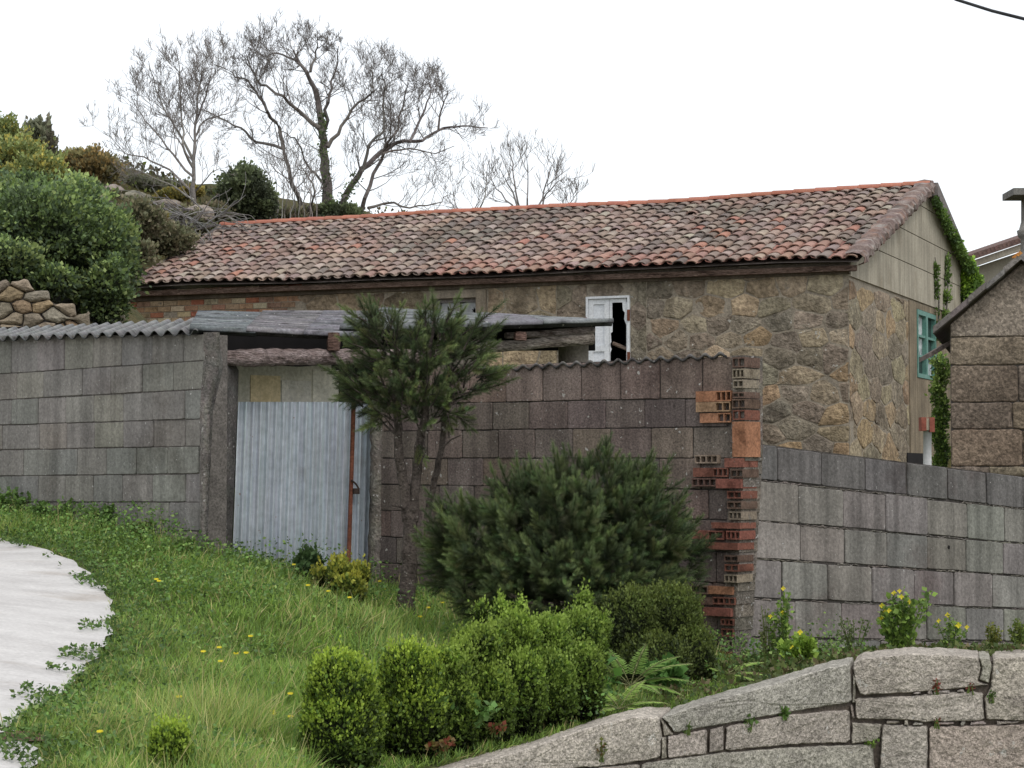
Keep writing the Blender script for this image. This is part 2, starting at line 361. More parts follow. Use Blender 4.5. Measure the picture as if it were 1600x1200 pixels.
# ------------------------------------------------------------------ block walls
def block_wall(mb, mj, x0, x1, D0, D1, ysl, ysr, bw, seed, thick=.18, tones=None, gap=.007, xr=None, topcol=None, proud=.012, skip=None):
    rg = random.Random(seed); n = len(ysl)-1
    A = P(x0, 700, D0); B = P(x1, 700, D1); W = Wall(A, B); Ln = W.len
    zl = [P(x0, y, D0).z for y in ysl]; zr = [P(x1, y, D1).z for y in ysr]
    def f(x, v, o=0): # x metres, v row coordinate
        i = min(int(v), n-1); t = v-i; u = x/Ln
        z = lerp(lerp(zl[i], zl[i+1], t), lerp(zr[i], zr[i+1], t), u)
        return W.m(x, z, o)
    K = 12
    # backing with joints
    vs = [f(Ln*k/K, i, 0) for i in range(n+1) for k in range(K+1)]+[f(Ln*k/K, i, -thick) for i in range(n+1) for k in range(K+1)]
    q = K+1; fs = []; o = (n+1)*q
    for i in range(n):
        for k in range(K):
            fs.append((i*q+k, i*q+k+1, (i+1)*q+k+1, (i+1)*q+k)); fs.append((o+i*q+k, o+(i+1)*q+k, o+(i+1)*q+k+1, o+i*q+k+1))
    for k in range(K): fs.append((k, o+k, o+k+1, k+1))
    for i in range(n):
        fs.append((i*q, (i+1)*q, o+(i+1)*q, o+i*q)); fs.append((i*q+K, o+i*q+K, o+(i+1)*q+K, (i+1)*q+K))
    mj.add(vs, fs)
    for i in range(n):
        x = -rg.uniform(0, bw)
        while x < Ln:
            w = bw*(rg.choice([1, 1, 1, 1, 1.0, .5, 1.4]) if rg.random() < .25 else rg.uniform(.97, 1.03))
            a, b = max(x, 0), min(x+w, Ln); x += w
            if b-a < .05: continue
            if skip and skip((a+b)/2, i): continue
            h = abs(zl[i]-zl[i+1]); gv = gap/h
            gg = gap*rg.uniform(.3, 1.3); gv *= rg.uniform(.5, 1.6)
            c = pick(tones, .055) if tones else vary((1, 1, 1), .14, .02)
            if topcol and i == 0: c = tuple((.5+.5*p)*q_ for p, q_ in zip(c, topcol))
            pr = proud+rg.uniform(-.004, .004)
            tl = rg.uniform(-.003, .003)
            # outline 4 corners with intermediate points, rounded arris, small wobble
            pts = [(a+gg/2, i+gv/2), (b-gg/2, i+gv/2), (b-gg/2, i+1-gv/2), (a+gg/2, i+1-gv/2)]
            ol = []
            for e in range(4):
                p, r = pts[e], pts[(e+1) % 4]
                for t in (0.03, .25, .5, .75, .97): ol.append((lerp(p[0], r[0], t)+rg.uniform(-.0022, .0022), lerp(p[1], r[1], t)+rg.uniform(-.009, .009)))
            m = len(ol); cx, cy = (a+b)/2, i+.5
            ring = [f(p[0], p[1], -.01) for p in ol]+[f(p[0], p[1], pr*.6) for p in ol]
            ring += [f(cx+(p[0]-cx)*(1-.012/(b-a)), cy+(p[1]-cy)*(1-.03), pr+tl) for p in ol]
            ff = []
            for l in range(2):
                for k in range(m): ff.append((l*m+k, l*m+(k+1) % m, (l+1)*m+(k+1) % m, (l+1)*m+k))
            ff.append(tuple(range(2*m, 3*m)))
            mb.add(ring, ff, c)
    return W, f
# ------------------------------------------------------------------ SHED (left block wall, corner pillar, inner wall, logs, roof sheets)
c0 = P(320, 868, 14.2)
shed = thing('shed', 'low concrete block shed with a sagging corrugated roof on old logs, at the left', 'shed', (c0.x, c0.y, gz(c0.x, c0.y)))
mb, mj = MB(), MB()
yl = [524, 583, 624, 663, 702, 743, 783, 823, 863]; yr = [522, 563, 608, 655, 697, 740, 785, 830, 876]
# extend the wall past the frame on the left
def ext(xa, xb, y0, y1, xn): return y0+(y0-y1)/(xb-xa)*(xa-xn)
yL = [ext(0, 318, a, b, -400)*1.0 for a, b in zip(yl, yr)]
WL, fL = block_wall(mb, mj, -400, 322, 19.2, 14.2, [y+3 for y in yL], yr, .375, 3, tones=[(1, 1, 1), (1.03, 1.02, 1.0), (.97, .96, .95), (1.0, .985, .965)])
mb.build('block_wall', M['block_grey'], shed); mj.build('mortar_bed', M['mortar'], shed)
# corner pillar, rough cement, returning to the gate
pil = MB()
a = P(319, 700, 14.17); b = P(366, 700, 14.72)
WP = Wall(a, b)
zt = P(343, 519, 14.3).z; zb = gz(a.x, a.y)-.3
nz_, nxp = 34, 8
tl = [P(343, 520, 14.2), P(330, 650, 14.18), P(319, 870, 14.15), P(319, 950, 14.15)]
vs = []; 
for i in range(nz_+1):
    t = i/nz_; py = lerp(519, 930, t)
    xl = interp(py, [519, 560, 640, 870, 930], [318, 318, 312, 312, 310]); xm = interp(py, [519, 563, 640, 870, 930], [343, 343, 326, 318, 318]); xr_ = interp(py, [519, 545, 575, 620, 870, 930], [344, 346, 372, 371, 361, 361])
    cols = [(xl, 14.21), (lerp(xl, xm, .33), 14.165), (lerp(xl, xm, .66), 14.155), (xm, 14.16), (lerp(xm, xr_, .1), 14.2), (lerp(xm, xr_, .4), 14.4), (lerp(xm, xr_, .7), 14.58), (xr_, 14.75), (xr_+1, 15.0)]
    for (x, D) in cols:
        p = P(x, py, D); w = mnoise.noise(Vector((x*.07, py*.03, 2)))*.012
        vs.append(p+Vector((0, w, w*.4)))
q = 9
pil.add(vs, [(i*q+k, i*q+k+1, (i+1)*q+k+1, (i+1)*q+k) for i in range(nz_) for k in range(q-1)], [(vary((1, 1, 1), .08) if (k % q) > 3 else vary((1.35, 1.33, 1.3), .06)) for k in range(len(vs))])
pil.add([vs[k] for k in range(q)]+[vs[3]+Vector((0, .5, 0))], [tuple(range(q))+(q,)], (1.2, 1.2, 1.2))
pil.build('corner_pillar', M['cement_rough'], shed, True)
# inner cement wall over the gate (pale panel with two lighter rectangles)
iw = MB()
WG = Wall(P(362, 700, 14.85), P(600, 700, 15.6))
def gbox(mbx, pxa, pya, pxb, pyb, o0, o1, col=(1, 1, 1), W=None):
    W = W or WG
    x0, z1 = W.at(pxa, pya, o1); x1, z0 = W.at(pxb, pyb, o1); W.box(mbx, x0, x1, z0, z1, o0, o1, col)
pts = [(362, 560), (372, 566), (400, 572), (440, 570), (480, 572), (515, 570), (530, 566), (532, 600), (531, 640), (362, 640)]
vs = [WG.m(*WG.at(*p), -.12) for p in pts]; bk = [WG.m(*WG.at(*p), -.3) for p in pts]; n = len(pts)
iw.add(vs+bk, [tuple(range(n))]+[(i, (i+1) % n, n+(i+1) % n, n+i) for i in range(n)], (.95, .95, .9))
gbox(iw, 392, 586, 438, 640, -.13, -.112, (1.25, 1.08, .78)); gbox(iw, 440, 594, 486, 640, -.13, -.110, (1.0, 1.0, 1.02)); gbox(iw, 489, 577, 529, 640, -.13, -.114, (1.12, 1.12, 1.1))
iw.c = [tuple(x*1.8 for x in c) for c in iw.c]; iw.build('inner_wall', M['cement_pale'], shed)
# near-black panels added behind for the shed's shade; the last hangs under the roof
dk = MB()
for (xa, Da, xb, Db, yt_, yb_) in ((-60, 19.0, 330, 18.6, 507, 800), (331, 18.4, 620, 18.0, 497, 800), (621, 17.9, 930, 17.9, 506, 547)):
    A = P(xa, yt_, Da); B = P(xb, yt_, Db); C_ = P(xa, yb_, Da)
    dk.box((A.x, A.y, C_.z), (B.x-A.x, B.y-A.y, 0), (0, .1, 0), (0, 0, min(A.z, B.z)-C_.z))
dk.build('shade_backing', M['void'], shed)
# logs
lg = MB()
def rough_log(pA, pB, r0, r1, n=16, seg=12, broken=0, sag=0):
    pts = []; rad = []
    for i in range(n+1):
        t = i/n; p = lerp(pA, pB, t)+Vector((0, 0, -sag*4*t*(1-t)+random.uniform(-.004, .004)))
        pts.append(p); r = lerp(r0, r1, t)*(1+.05*mnoise.noise(p*3))
        if broken and t < .1: r *= .75+t*2.5
        rad.append(r)
    lg.tube(pts, rad, seg, vary((1, 1, 1), .1), True, .075)
rough_log(P(347, 559, 14.45), P(700, 556, 16.0), .066, .05, 40, 16, 1)
lg.build('log_beam', M['log'], shed); lg = MB()
rough_log(P(640, 552, 16.2), P(925, 530, 17.2), .045, .048, 16, 12)
lg.build('log_beam', M['log'], shed); lg = MB()
rough_log(P(790, 524, 16.8), P(926, 516, 17.3), .025, .036, 8, 10)
lg.build('log_beam', M['log'], shed); lg = MB()
for (x, y0, y1, D) in ((521, 520, 548, 15.1), (813, 519, 532, 16.6)):
    lg.tube([P(x, y0, D), P(x, (y0+y1)/2, D), P(x, y1, D)], [.045, .055, .05], 8, (.55, .4, .36), True, .1)
    lg.build('prop', M['log'], shed); lg = MB()
# roof sheets of corrugated fibre cement
def sheet(c00, c10, c01, c11, pitch, amp, name, parent, mat, nv=6, tone=(1, 1, 1), thick=.008, sag=0, ragged=0):
    """c00->c10 is the corrugated edge, c00->c01 runs along the corrugation"""
    wlen = (c10-c00).length; nu = int(wlen/pitch*8)
    tr_ = [random.uniform(.5, 1.12) for _ in range(400)]; nrm = (c10-c00).cross(c01-c00).normalized()
    if nrm.z < 0: nrm = -nrm
    vs = []; cs = []
    for i in range(nu+1):
        u = i/nu
        for j in range(nv+1):
            v = j/nv; vv = v
            if ragged and j == 0: vv = random.uniform(-ragged, ragged)*.4+ragged*mnoise.noise(Vector((u*20, 0, 1)))
            p = lerp(lerp(c00, c10, u), lerp(c01, c11, u), vv)
            w = amp*math.sin(2*math.pi*u*wlen/pitch)+.006*mnoise.noise(p*2.2)-sag*4*u*(1-u)*(1-abs(2*v-1)*.5)
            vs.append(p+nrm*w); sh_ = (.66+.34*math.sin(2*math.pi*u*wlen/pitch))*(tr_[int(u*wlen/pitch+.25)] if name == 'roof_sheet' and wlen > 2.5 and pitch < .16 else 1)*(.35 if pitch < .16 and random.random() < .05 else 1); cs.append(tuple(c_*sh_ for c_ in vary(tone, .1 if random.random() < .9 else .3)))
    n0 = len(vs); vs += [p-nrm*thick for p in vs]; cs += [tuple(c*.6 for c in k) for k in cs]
    q = nv+1; fs = []
    for i in range(nu):
        for j in range(nv):
            fs.append((i*q+j, (i+1)*q+j, (i+1)*q+j+1, i*q+j+1)); fs.append((n0+i*q+j, n0+i*q+j+1, n0+(i+1)*q+j+1, n0+(i+1)*q+j))
        fs.append((i*q, n0+i*q, n0+(i+1)*q, (i+1)*q)); fs.append((i*q+nv, (i+1)*q+nv, n0+(i+1)*q+nv, n0+i*q+nv))
    for j in range(nv):
        fs.append((j, j+1, n0+j+1, n0+j)); fs.append((nu*q+j, n0+nu*q+j, n0+nu*q+j+1, nu*q+j+1))
    m_ = MB(); m_.add(vs, fs, cs); return m_.build(name, mat, parent, True)
# left: corrugated edge over the wall
sheet(P(-420, 541, 19.3), P(309, 517.5, 14.1), P(-420, 533, 20.6), P(345, 498, 17.3), .162, .023, 'roof_sheet', shed, M['fibro'], 8, (.95, .95, .95), .008, .01)
# middle: corrugation runs to the right, plain edge over the gate
# sheets lying one over the next, corrugation running to the right
def roof_run(A0, A1, B0, B1, n, tone, pit=.15, amp=.028):
    """A0->A1 front edge, B0->B1 back edge"""
    for k in range(n):
        t0, t1 = k/n-.01, (k+1)/n+.03
        lift = Vector((0, 0, .012*(n-k)+random.uniform(-.006, .006)))
        sheet(lerp(A0, A1, t0)+lift+Vector((random.uniform(-.02, .02), random.uniform(-.03, .03), 0)), lerp(B0, B1, t0)+lift, lerp(A0, A1, t1)+lift*.4, lerp(B0, B1, t1)+lift*.4, pit, amp, 'roof_sheet', shed, M['fibro'], 8, vary(tone, .1), .012, .012)
roof_run(P(302, 521, 14.1), P(556, 526, 15.3), P(312, 496, 16.9), P(600, 491, 18.2), 3, (.86, .88, .92))
roof_run(P(536, 522, 15.3), P(948, 504, 17.2), P(600, 491, 18.2), P(900, 501, 19.0), 4, (.85, .87, .9))
# small grey pier under the log end
gp = MB(); gp.tube([P(896, 590, 17.6), P(896, 538, 17.6)], [.13, .13], 14, (1, 1, 1)); gp.build('pier', M['cement_dark'], shed, True)
# ------------------------------------------------------------------ GATE
g0 = P(470, 890, 15.0)
gate = thing('gate', 'pale blue-grey corrugated sheet metal gate with a rusty upright bar', 'gate', (g0.x, g0.y, gz(g0.x, g0.y)))
def gate_panel(pxt0, pxt1, pxb0, pxb1, yt, yb, ribs, o):
    m_ = MB(); n = ribs*8; vs = []; dl = []
    for i in range(n+1):
        u = i/n; ph = (u*ribs) % 1
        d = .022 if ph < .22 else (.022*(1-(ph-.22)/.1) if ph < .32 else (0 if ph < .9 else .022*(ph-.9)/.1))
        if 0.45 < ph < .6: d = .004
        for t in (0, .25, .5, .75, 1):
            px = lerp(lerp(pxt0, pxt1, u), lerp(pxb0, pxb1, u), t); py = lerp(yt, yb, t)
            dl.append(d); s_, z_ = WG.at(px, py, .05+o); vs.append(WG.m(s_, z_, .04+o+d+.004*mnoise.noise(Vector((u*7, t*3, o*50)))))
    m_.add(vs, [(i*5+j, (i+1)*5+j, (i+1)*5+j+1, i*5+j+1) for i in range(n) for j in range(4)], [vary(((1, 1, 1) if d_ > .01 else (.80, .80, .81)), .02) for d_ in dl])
    return m_.build('sheet_panel', M['zinc'], gate)
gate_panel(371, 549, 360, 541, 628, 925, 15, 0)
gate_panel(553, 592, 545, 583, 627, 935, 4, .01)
rb = MB(); rb.tube([WG.m(*WG.at(553, 614, .09), .09), WG.m(*WG.at(549, 750, .09), .09), WG.m(*WG.at(543, 925, .09), .09)], [.017, .016, .017], 8, (1, 1, 1)); rb.build('upright_bar', M['rust'], gate, True)
ch = MB()
hp = [WG.m(*WG.at(x, y, .115), .115) for x, y in ((549, 750), (556, 756), (561, 764), (559, 770), (554, 768))]
ch.tube(hp, [.007]*5, 6); gbox(ch, 553, 763, 562, 772, .10, .125)
ch.build('latch', M['iron'], gate)
# ------------------------------------------------------------------ MIDDLE WALL with brick end
m0 = P(870, 1000, 14.1)
midw = thing('block_wall', 'weathered brown block wall with a ragged hollow-brick end, behind the conifers', 'wall', (m0.x, m0.y, gz(m0.x, m0.y)))
mb, mj = MB(), MB()
yl = [578, 632, 674, 716, 757, 797, 838, 879, 922, 960, 1000]; yr = [557, 622, 667, 716, 765, 813, 863, 912, 960, 1010, 1060]
WM, fM = block_wall(mb, mj, 590, 1146, 15.3, 13.3, yl, yr, .335, 8, thick=.2, tones=[(1, 1, 1), (1.06, 1.05, 1.03), (.92, .91, .92), (1.12, 1.08, 1.0), (.96, .94, .94)], topcol=(1.3, 1.22, 1.18))
mb.build('block_courses', M['block_brown'], midw); mj.build('mortar_bed', M['joint_dark'], midw)
# rough jamb beside the gate
jb = MB(); vs = []; 
for i in range(31):
    py = lerp(600, 960, i/30)
    for (x, o) in ((586-i*.25, -.1), (585-i*.25+random.uniform(-1, 1), .03), (592-i*.2, .045), (598+random.uniform(-2, 3)-i*.2, .03), (601-i*.2, -.01)):
        s_, z_ = WM.at(x, py); vs.append(WM.m(s_, z_, o+random.uniform(-.006, .006)))
jb.add(vs, [(i*5+k, i*5+k+1, (i+1)*5+k+1, (i+1)*5+k) for i in range(30) for k in range(4)], [vary((1.5, 1.45, 1.35), .2) for _ in vs])
jb.build('mortar_jamb', M['cement_rough'], midw, True)
# brick end
br = MB(); hol = MB(); WB = WM
ORG = (.33, .16, .09); RED = (.205, .082, .058); GRY = (.25, .20, .155); DK = (.13, .08, .062); LO = (.37, .235, .14)
table = [(1150, 1169, 559, 574, 2, DK), (1151, 1169, 577, 591, 3, GRY), (1152, 1168, 594, 606, 2, GRY), (1151, 1169, 613, 622, 2, DK), (1150, 1170, 624, 638, 2, DK), (1150, 1169, 641, 656, 2, RED),
 (1093, 1148, 612, 627, -3, ORG), (1093, 1146, 629, 643, -2, LO), (1098, 1146, 646, 660, -2, ORG), (1149, 1170, 659, 714, 0, ORG), (1092, 1127, 711, 724, 4, GRY), (1137, 1166, 716, 730, 0, RED),
 (1088, 1142, 731, 745, -3, RED), (1148, 1167, 733, 746, 2, DK), (1087, 1124, 747, 760, 4, DK), (1125, 1164, 748, 763, 0, RED), (1143, 1165, 767, 779, 2, RED), (1143, 1165, 783, 795, 2, DK), (1144, 1164, 799, 812, 3, GRY),
 (1118, 1163, 816, 826, 0, RED), (1080, 1136, 828, 843, -2, RED), (1141, 1162, 829, 843, 3, RED), (1082, 1108, 847, 857, 2, DK), (1110, 1160, 847, 859, 0, RED), (1138, 1159, 867, 878, 2, DK), (1138, 1159, 881, 893, 2, RED), (1138, 1158, 897, 910, 3, GRY),
 (1088, 1112, 914, 928, 2, DK), (1112, 1150, 915, 929, 0, ORG), (1093, 1120, 932, 945, 0, DK), (1119, 1153, 932, 945, 4, RED), (1106, 1149, 948, 963, 0, RED), (1132, 1151, 966, 977, 3, RED), (1132, 1150, 981, 995, 2, RED), (1131, 1149, 999, 1011, 3, GRY), (1118, 1148, 1016, 1030, 0, RED), (1124, 1148, 1034, 1046, 3, DK)]
for (xa, xb, ya, yb, nh, c) in table:
    pr = .045+random.uniform(-.008, .012)
    s0, z1 = WB.at(xa, ya); s1, z0 = WB.at(xb, yb)
    c = vary(c, .12)
    hs = abs(nh)
    if hs == 0:
        WB.box(br, s0, s1, z0, z1, -.14, pr, c)
    else:
        hx0 = s0 if nh > 0 else s1-(s1-s0)*.42
        if nh < 0: WB.box(br, s0, hx0-.001, z0, z1, -.14, pr-.003, c)
        wdt = (s1-hx0); cw = wdt/hs; t = .007
        # open cells: walls around each dark hole
        WB.box(br, hx0, s1, z0, z0+t*1.3, -.14, pr, c); WB.box(br, hx0, s1, z1-t*1.3, z1, -.14, pr, c)
        for k in range(hs+1):
            xx = hx0+cw*k; WB.box(br, max(hx0, xx-t/2), min(s1, xx+t/2)+.001, z0+t*1.3, z1-t*1.3, -.14, pr-.001, c)
        WB.box(br, hx0+.001, s1-.001, z0+t*1.3+.0005, z1-t*1.3-.0005, -.14, -.06, (.03, .018, .014))
br.build('brick_end', M['brick'], midw)
# mortar body behind the bricks
bm_ = MB(); s0, zt_ = WM.at(1146, 556); s1, zb_ = WM.at(1168, 1050)
for i in range(24):
    pa = lerp(556, 1046, i/24); pb = lerp(556, 1046, (i+1)/24)+.5
    xr = interp(pa, [556, 700, 1046], [1167, 1167, 1147]); xl_ = interp(pa, [556, 600, 700, 1046], [1146, 1146, 1143, 1130])
    a0, z1 = WM.at(xl_, pa); a1, z0 = WM.at(xr, pb)
    WM.box(bm_, a0, a1, z0, z1, -.19, .022+random.uniform(-.006, .006), vary((1.25, 1.15, 1.05), .15))
bm_.build('mortar_core', M['cement_rough'], midw)
# corrugated coping strip
sheet(P(752, 576, 14.62), P(1136, 553, 13.3), P(752, 577, 14.95), P(1136, 554, 13.65), .118, .016, 'coping_sheet', midw, M['fibro'], 2, (.8, .74, .72), .02)
# rubble infill behind coping
# ------------------------------------------------------------------ RIGHT BLOCK WALL
r0 = P(1400, 1030, 13.8)
rw = thing('block_wall', 'grey concrete block wall stepping away to the right with dark top course', 'wall', (r0.x, r0.y, gz(r0.x, r0.y)))
mb, mj = MB(), MB()
yl = [690, 747, 812, 871, 935, 996, 1056]; yr = [745, 795, 850, 900, 952, 1003, 1054]
yr2 = [b+(b-a)*1.03 for a, b in zip(yl, yr)]
DR0, DR1 = 13.35, 15.6
yl2 = [y+ (y-y) for y in yl]
WR, fR = block_wall(mb, mj, 1150, 2050, DR0, 18.5, [a-(b-a)*.02 for a, b in zip(yl, yr)], yr2, .47, 21, thick=.2, topcol=(.68, .68, .71), tones=[(1, 1, 1), (1.04, 1.03, 1.01), (.96, .94, .94), (1.0, .97, .96), (1.04, 1.01, .99)], gap=.015)
def beads(W, f, n, Ln, par, mat, k0=0, r=.009):
    bd = MB()
    for i in range(k0, n):
        x = 0
        while x < Ln-.05:
            ln = random.uniform(.15, .9); e = min(x+ln, Ln)
            m = max(3, int((e-x)/.025)); pts = [f(lerp(x, e, k/m), i+random.uniform(-.015, .035), .008) for k in range(m+1)]
            rad = [r*random.uniform(.15, 1.0)*(.6+.8*abs(mnoise.noise(Vector((lerp(x, e, k/m)*5, i, 0))))) for k in range(m+1)]
            bd.tube(pts, rad, 5, vary((1.3, 1.25, 1.18), .12), True, .2)
            x = e+random.uniform(0, .35)
    bd.build('squeezed_mortar', mat, par)
beads(WR, fR, 6, WR.len, rw, M['cement_rough'], 1)
mb.build('block_courses', M['block_new'], rw); mj.build('mortar_bed', M['joint_dark'], rw)
hm = MB(); s_, z_ = WR.at(1480, 855); hm.tube([WR.m(s_, z_, .0), WR.m(s_, z_, .016)], [.014, .014], 10); hm.build('drain_hole', M['void'], rw)
# ------------------------------------------------------------------ HOUSE
H0 = P(1328, 700, 30.0); H1 = P(199, 700, 34.9)
hz = 1.0
house = thing('stone_house', 'long old stone house with a weathered clay tile roof and orange ridge', 'house', (H0.x, H0.y, hz))
WH = Wall(H0, H1)
zE = WH.at(1328, 414)[1]
SL = WH.len
def hs(px): return WH.at(px, 480)[0]
# openings in (s,z)
wn = (hs(745), hs(678), WH.at(710, 530)[1], WH.at(710, 466)[1])   # small window (s0<s1)
dr = (hs(985), hs(917), WH.at(950, 600)[1], WH.at(950, 463)[1])   # white shutters
ops = [wn, dr]
def in_op(x, z, pad=0): return any(a-pad < x < b+pad and c-pad < z < d+pad for a, b, c, d in ops)
bk = MB()
xs = sorted([0, SL]+[v for o in ops for v in o[:2]])
for a, b in zip(xs[:-1], xs[1:]):
    o = next((o for o in ops if abs(o[0]-a) < 1e-4), None)
    if o: WH.box(bk, a, b, hz-.5, o[2], -.5, 0); WH.box(bk, a, b, o[3], zE+.05, -.5, 0)
    else: WH.box(bk, a, b, hz-.5, zE+.05, -.5, 0)
bk.build('wall', M['rub_joint'], house)
front = MB()
RT = [(1, .98, .96), (1.0, .97, .93), (.82, .80, .80), (1.15, 1.1, 1.0), (.95, .9, .85), (.75, .73, .74), (1.05, .95, .82), (1.5, 1.46, 1.34), (1.35, 1.28, 1.1), (.66, .63, .62), (.9, .85, .8), (1.1, .9, .7)]
RTm = [(.85, .83, .82), (.9, .86, .8), (.75, .73, .75), (1.02, .95, .85), (.8, .76, .72)]
zT = zE-.12
f_ = WH.m
def rub(x0, x1, z0, z1, w, h, cols, seed, mbx, fm, bulge=.02, gap=.026, jit=.46, mask=None, rnd=.10, wob=.012):
    for p in cells(x0, x1, z0, z1, w, h, jit, seed, mask):
        stone(mbx, p, fm, gap*random.uniform(.5, 1.2), random.uniform(.003, .012), bulge*random.uniform(.2, 1), pick(cols, .14), rnd=rnd, wob=wob, step=.12, nd=.016, ns=4)
zd = WH.at(1100, 530)[1]
rub(0.0, hs(1010), hz, zT, .50, .27, RT, 5, front, f_, jit=.30); front.build('rubble_masonry', M['rubble'], house); front = MB()
rub(hs(1010), hs(985), hz, zT, .28, .34, [(.85, .84, .82)], 6, front, f_, bulge=.006, gap=.008, jit=.04, rnd=.04, wob=.003)
rub(hs(917), hs(870), hz, zT, .5, .36, [(.85, .84, .82)], 16, front, f_, bulge=.006, gap=.008, jit=.06, rnd=.04, wob=.003)
rub(dr[0], dr[1], dr[3]+.0, zT, .5, .3, [(.8, .78, .75)], 17, front, f_, bulge=.006, gap=.008, jit=.05, rnd=.04, wob=.003)
rub(hs(870), hs(762), hz, zT, .62, .42, [(1.05, .98, .82), (.9, .86, .78), (1.25, 1.15, .95)], 7, front, f_, jit=.2)
rub(hs(664), hs(465), hz, zT, .6, .4, [(.85, .76, .66), (.8, .74, .68), (1.0, .8, .62)], 9, front, f_, bulge=.015, jit=.25)
front.build('rubble_masonry', M['rubble'], house)
# brick portion at the left end
bw_ = MB(); rg = random.Random(4); z = hz+1.2
row = 0
while z < zT+.12:
    x = hs(462)-(row % 2)*.12
    while x < SL-.02:
        w = .26
        if rg.random() < .94:
            c = rg.choice([(.34, .22, .13), (.40, .30, .19), (.30, .17, .11), (.34, .20, .12), (.33, .24, .15), (.46, .38, .26), (.33, .13, .08), (.27, .17, .12)])
            WH.box(bw_, x+.008, min(x+w, SL), z+.007, z+.09, -.02, rg.uniform(.002, .02), vary(c, .12))
        x += w+.006
    z += .097; row += 1
bw_.build('brickwork', M['brick'], house)
# cement band below the eaves, window surround, lintel
cb = MB()
WH.box(cb, -.02, SL, zE-.13, zE+.02, -.02, .05, (.75, .7, .66))
WH.box(cb, wn[1], wn[1]+.12, hz, wn[3]+.12, -.02, .04, (1.25, 1.2, 1.1)); WH.box(cb, wn[0]-.17, wn[0], hz, wn[3]+.12, -.02, .042, (1.25, 1.18, 1.05)); WH.box(cb, wn[0], wn[1], wn[3], wn[3]+.12, -.02, .041, (1.25, 1.2, 1.1))
WH.box(cb, wn[0], wn[1], hz, wn[2], -.02, .03)
cb.build('cement_trim', M['cement_dark'], house)
# orange render patch strip between shed roof and window
op = MB(); a, zz = WH.at(680, 484); b, _ = WH.at(560, 484); WH.box(op, a+.25, b, zz-.08, zz+.0, .0, .05, (.62, .22, .10)); WH.box(op, b+.05, hs(500), zz-.14, zz-.09, .0, .04, (.36, .18, .12))
op.build('tile_strip', M['brick'], house)
# interior dark boxes
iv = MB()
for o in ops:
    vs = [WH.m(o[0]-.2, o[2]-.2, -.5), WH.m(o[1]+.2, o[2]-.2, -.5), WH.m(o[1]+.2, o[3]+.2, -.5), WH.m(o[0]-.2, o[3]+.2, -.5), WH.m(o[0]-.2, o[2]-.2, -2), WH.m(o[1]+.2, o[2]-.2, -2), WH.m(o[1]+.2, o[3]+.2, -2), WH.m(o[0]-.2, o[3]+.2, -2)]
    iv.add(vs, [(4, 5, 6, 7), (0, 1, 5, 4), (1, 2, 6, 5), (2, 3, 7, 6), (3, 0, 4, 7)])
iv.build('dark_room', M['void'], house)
# small window
a, b, c, d = wn; fr = MB()
for (x0, x1, z0, z1) in ((a, a+.06, c, d), (b-.06, b, c, d), (a+.06, b-.06, d-.06, d), (a+.06, b-.06, c, c+.05), ((a+b)/2-.05, (a+b)/2+.05, c+.05, d-.06), (a+.06, (a+b)/2-.05, (c+d)/2-.25, (c+d)/2-.21), ((a+b)/2+.05, b-.06, (c+d)/2-.25, (c+d)/2-.21)):
    WH.box(fr, x0, x1, z0, z1, -.16, -.08, vary((1, 1, 1), .05))
wo = fr.build('window', M['grey_wood'], house); wo['label'] = 'small grey wooden window with a broken pane'
def star_pane(x0, x1, z0, z1, hx, hz_, hr, seed):
    rg = random.Random(seed); m_ = MB(); n = 14; inn = []; out = []
    for k in range(n):
        an = 2*math.pi*k/n; r = hr*(rg.uniform(.9, 1.3) if k % 2 else rg.uniform(.35, .6))
        inn.append((hx+math.cos(an)*r, hz_+math.sin(an)*r))
        dx, dz = math.cos(an), math.sin(an); t = min(((x1-hx) if dx > 0 else (x0-hx))/dx if abs(dx) > 1e-6 else 9, ((z1-hz_) if dz > 0 else (z0-hz_))/dz if abs(dz) > 1e-6 else 9)
        out.append((hx+dx*t, hz_+dz*t))
    vs = [WH.m(*p, -.12) for p in inn]+[WH.m(*p, -.12) for p in out]
    m_.add(vs, [(k, (k+1) % n, n+(k+1) % n, n+k) for k in range(n)]); return m_
mid = (a+b)/2
star_pane(mid+.05, b-.06, c+.05, d-.06, mid+.16, d-.22, .11, 3).build('pane', M['dusty_glass'], wo)
star_pane(a+.06, mid-.05, c+.05, d-.06, a+.09, d-.2, .05, 5).build('pane', M['dusty_glass'], wo)
# white double shutters, right leaf broken away
a, b, c, d = dr; sw = (b-a); md = lerp(a, b, .48)
fm_ = MB(); 
WH.box(fm_, a, a+.035, c, d, -.06, .05); WH.box(fm_, b-.035, b, c, d, -.06, .05); WH.box(fm_, a+.035, b-.035, d-.035, d, -.06, .05)
fo = fm_.build('shutter_frame', M['white_paint'], house)
lf = MB()   # left leaf (viewer's left = larger s)
x0, x1 = md, b-.037
WH.box(lf, x0, x1, c, d-.037, -.05, -.005, (.97, .98, 1))
for zz0, zz1 in ((d-.12, d-.04), (d-.85, d-.76), (c, c+.1), (d-1.35, d-1.28)):
    if zz1 > c: WH.box(lf, x0+.002, x1-.002, zz0, zz1, -.006, .014)
WH.box(lf, x1-.075, x1, c, d-.04, -.006, .013); WH.box(lf, x0, x0+.08, c, d-.04, -.006, .013)
lo = lf.build('shutter_leaf', M['white_paint'], house); lo['label'] = 'intact white panelled shutter leaf'
rl = MB()   # remains of right leaf: top rail, outer stile, torn inner edge
WH.box(rl, a+.065, md-.005, d-.10, d-.04, -.045, .008)
WH.box(rl, a+.037, a+.065, c, d-.10, -.045, .008)
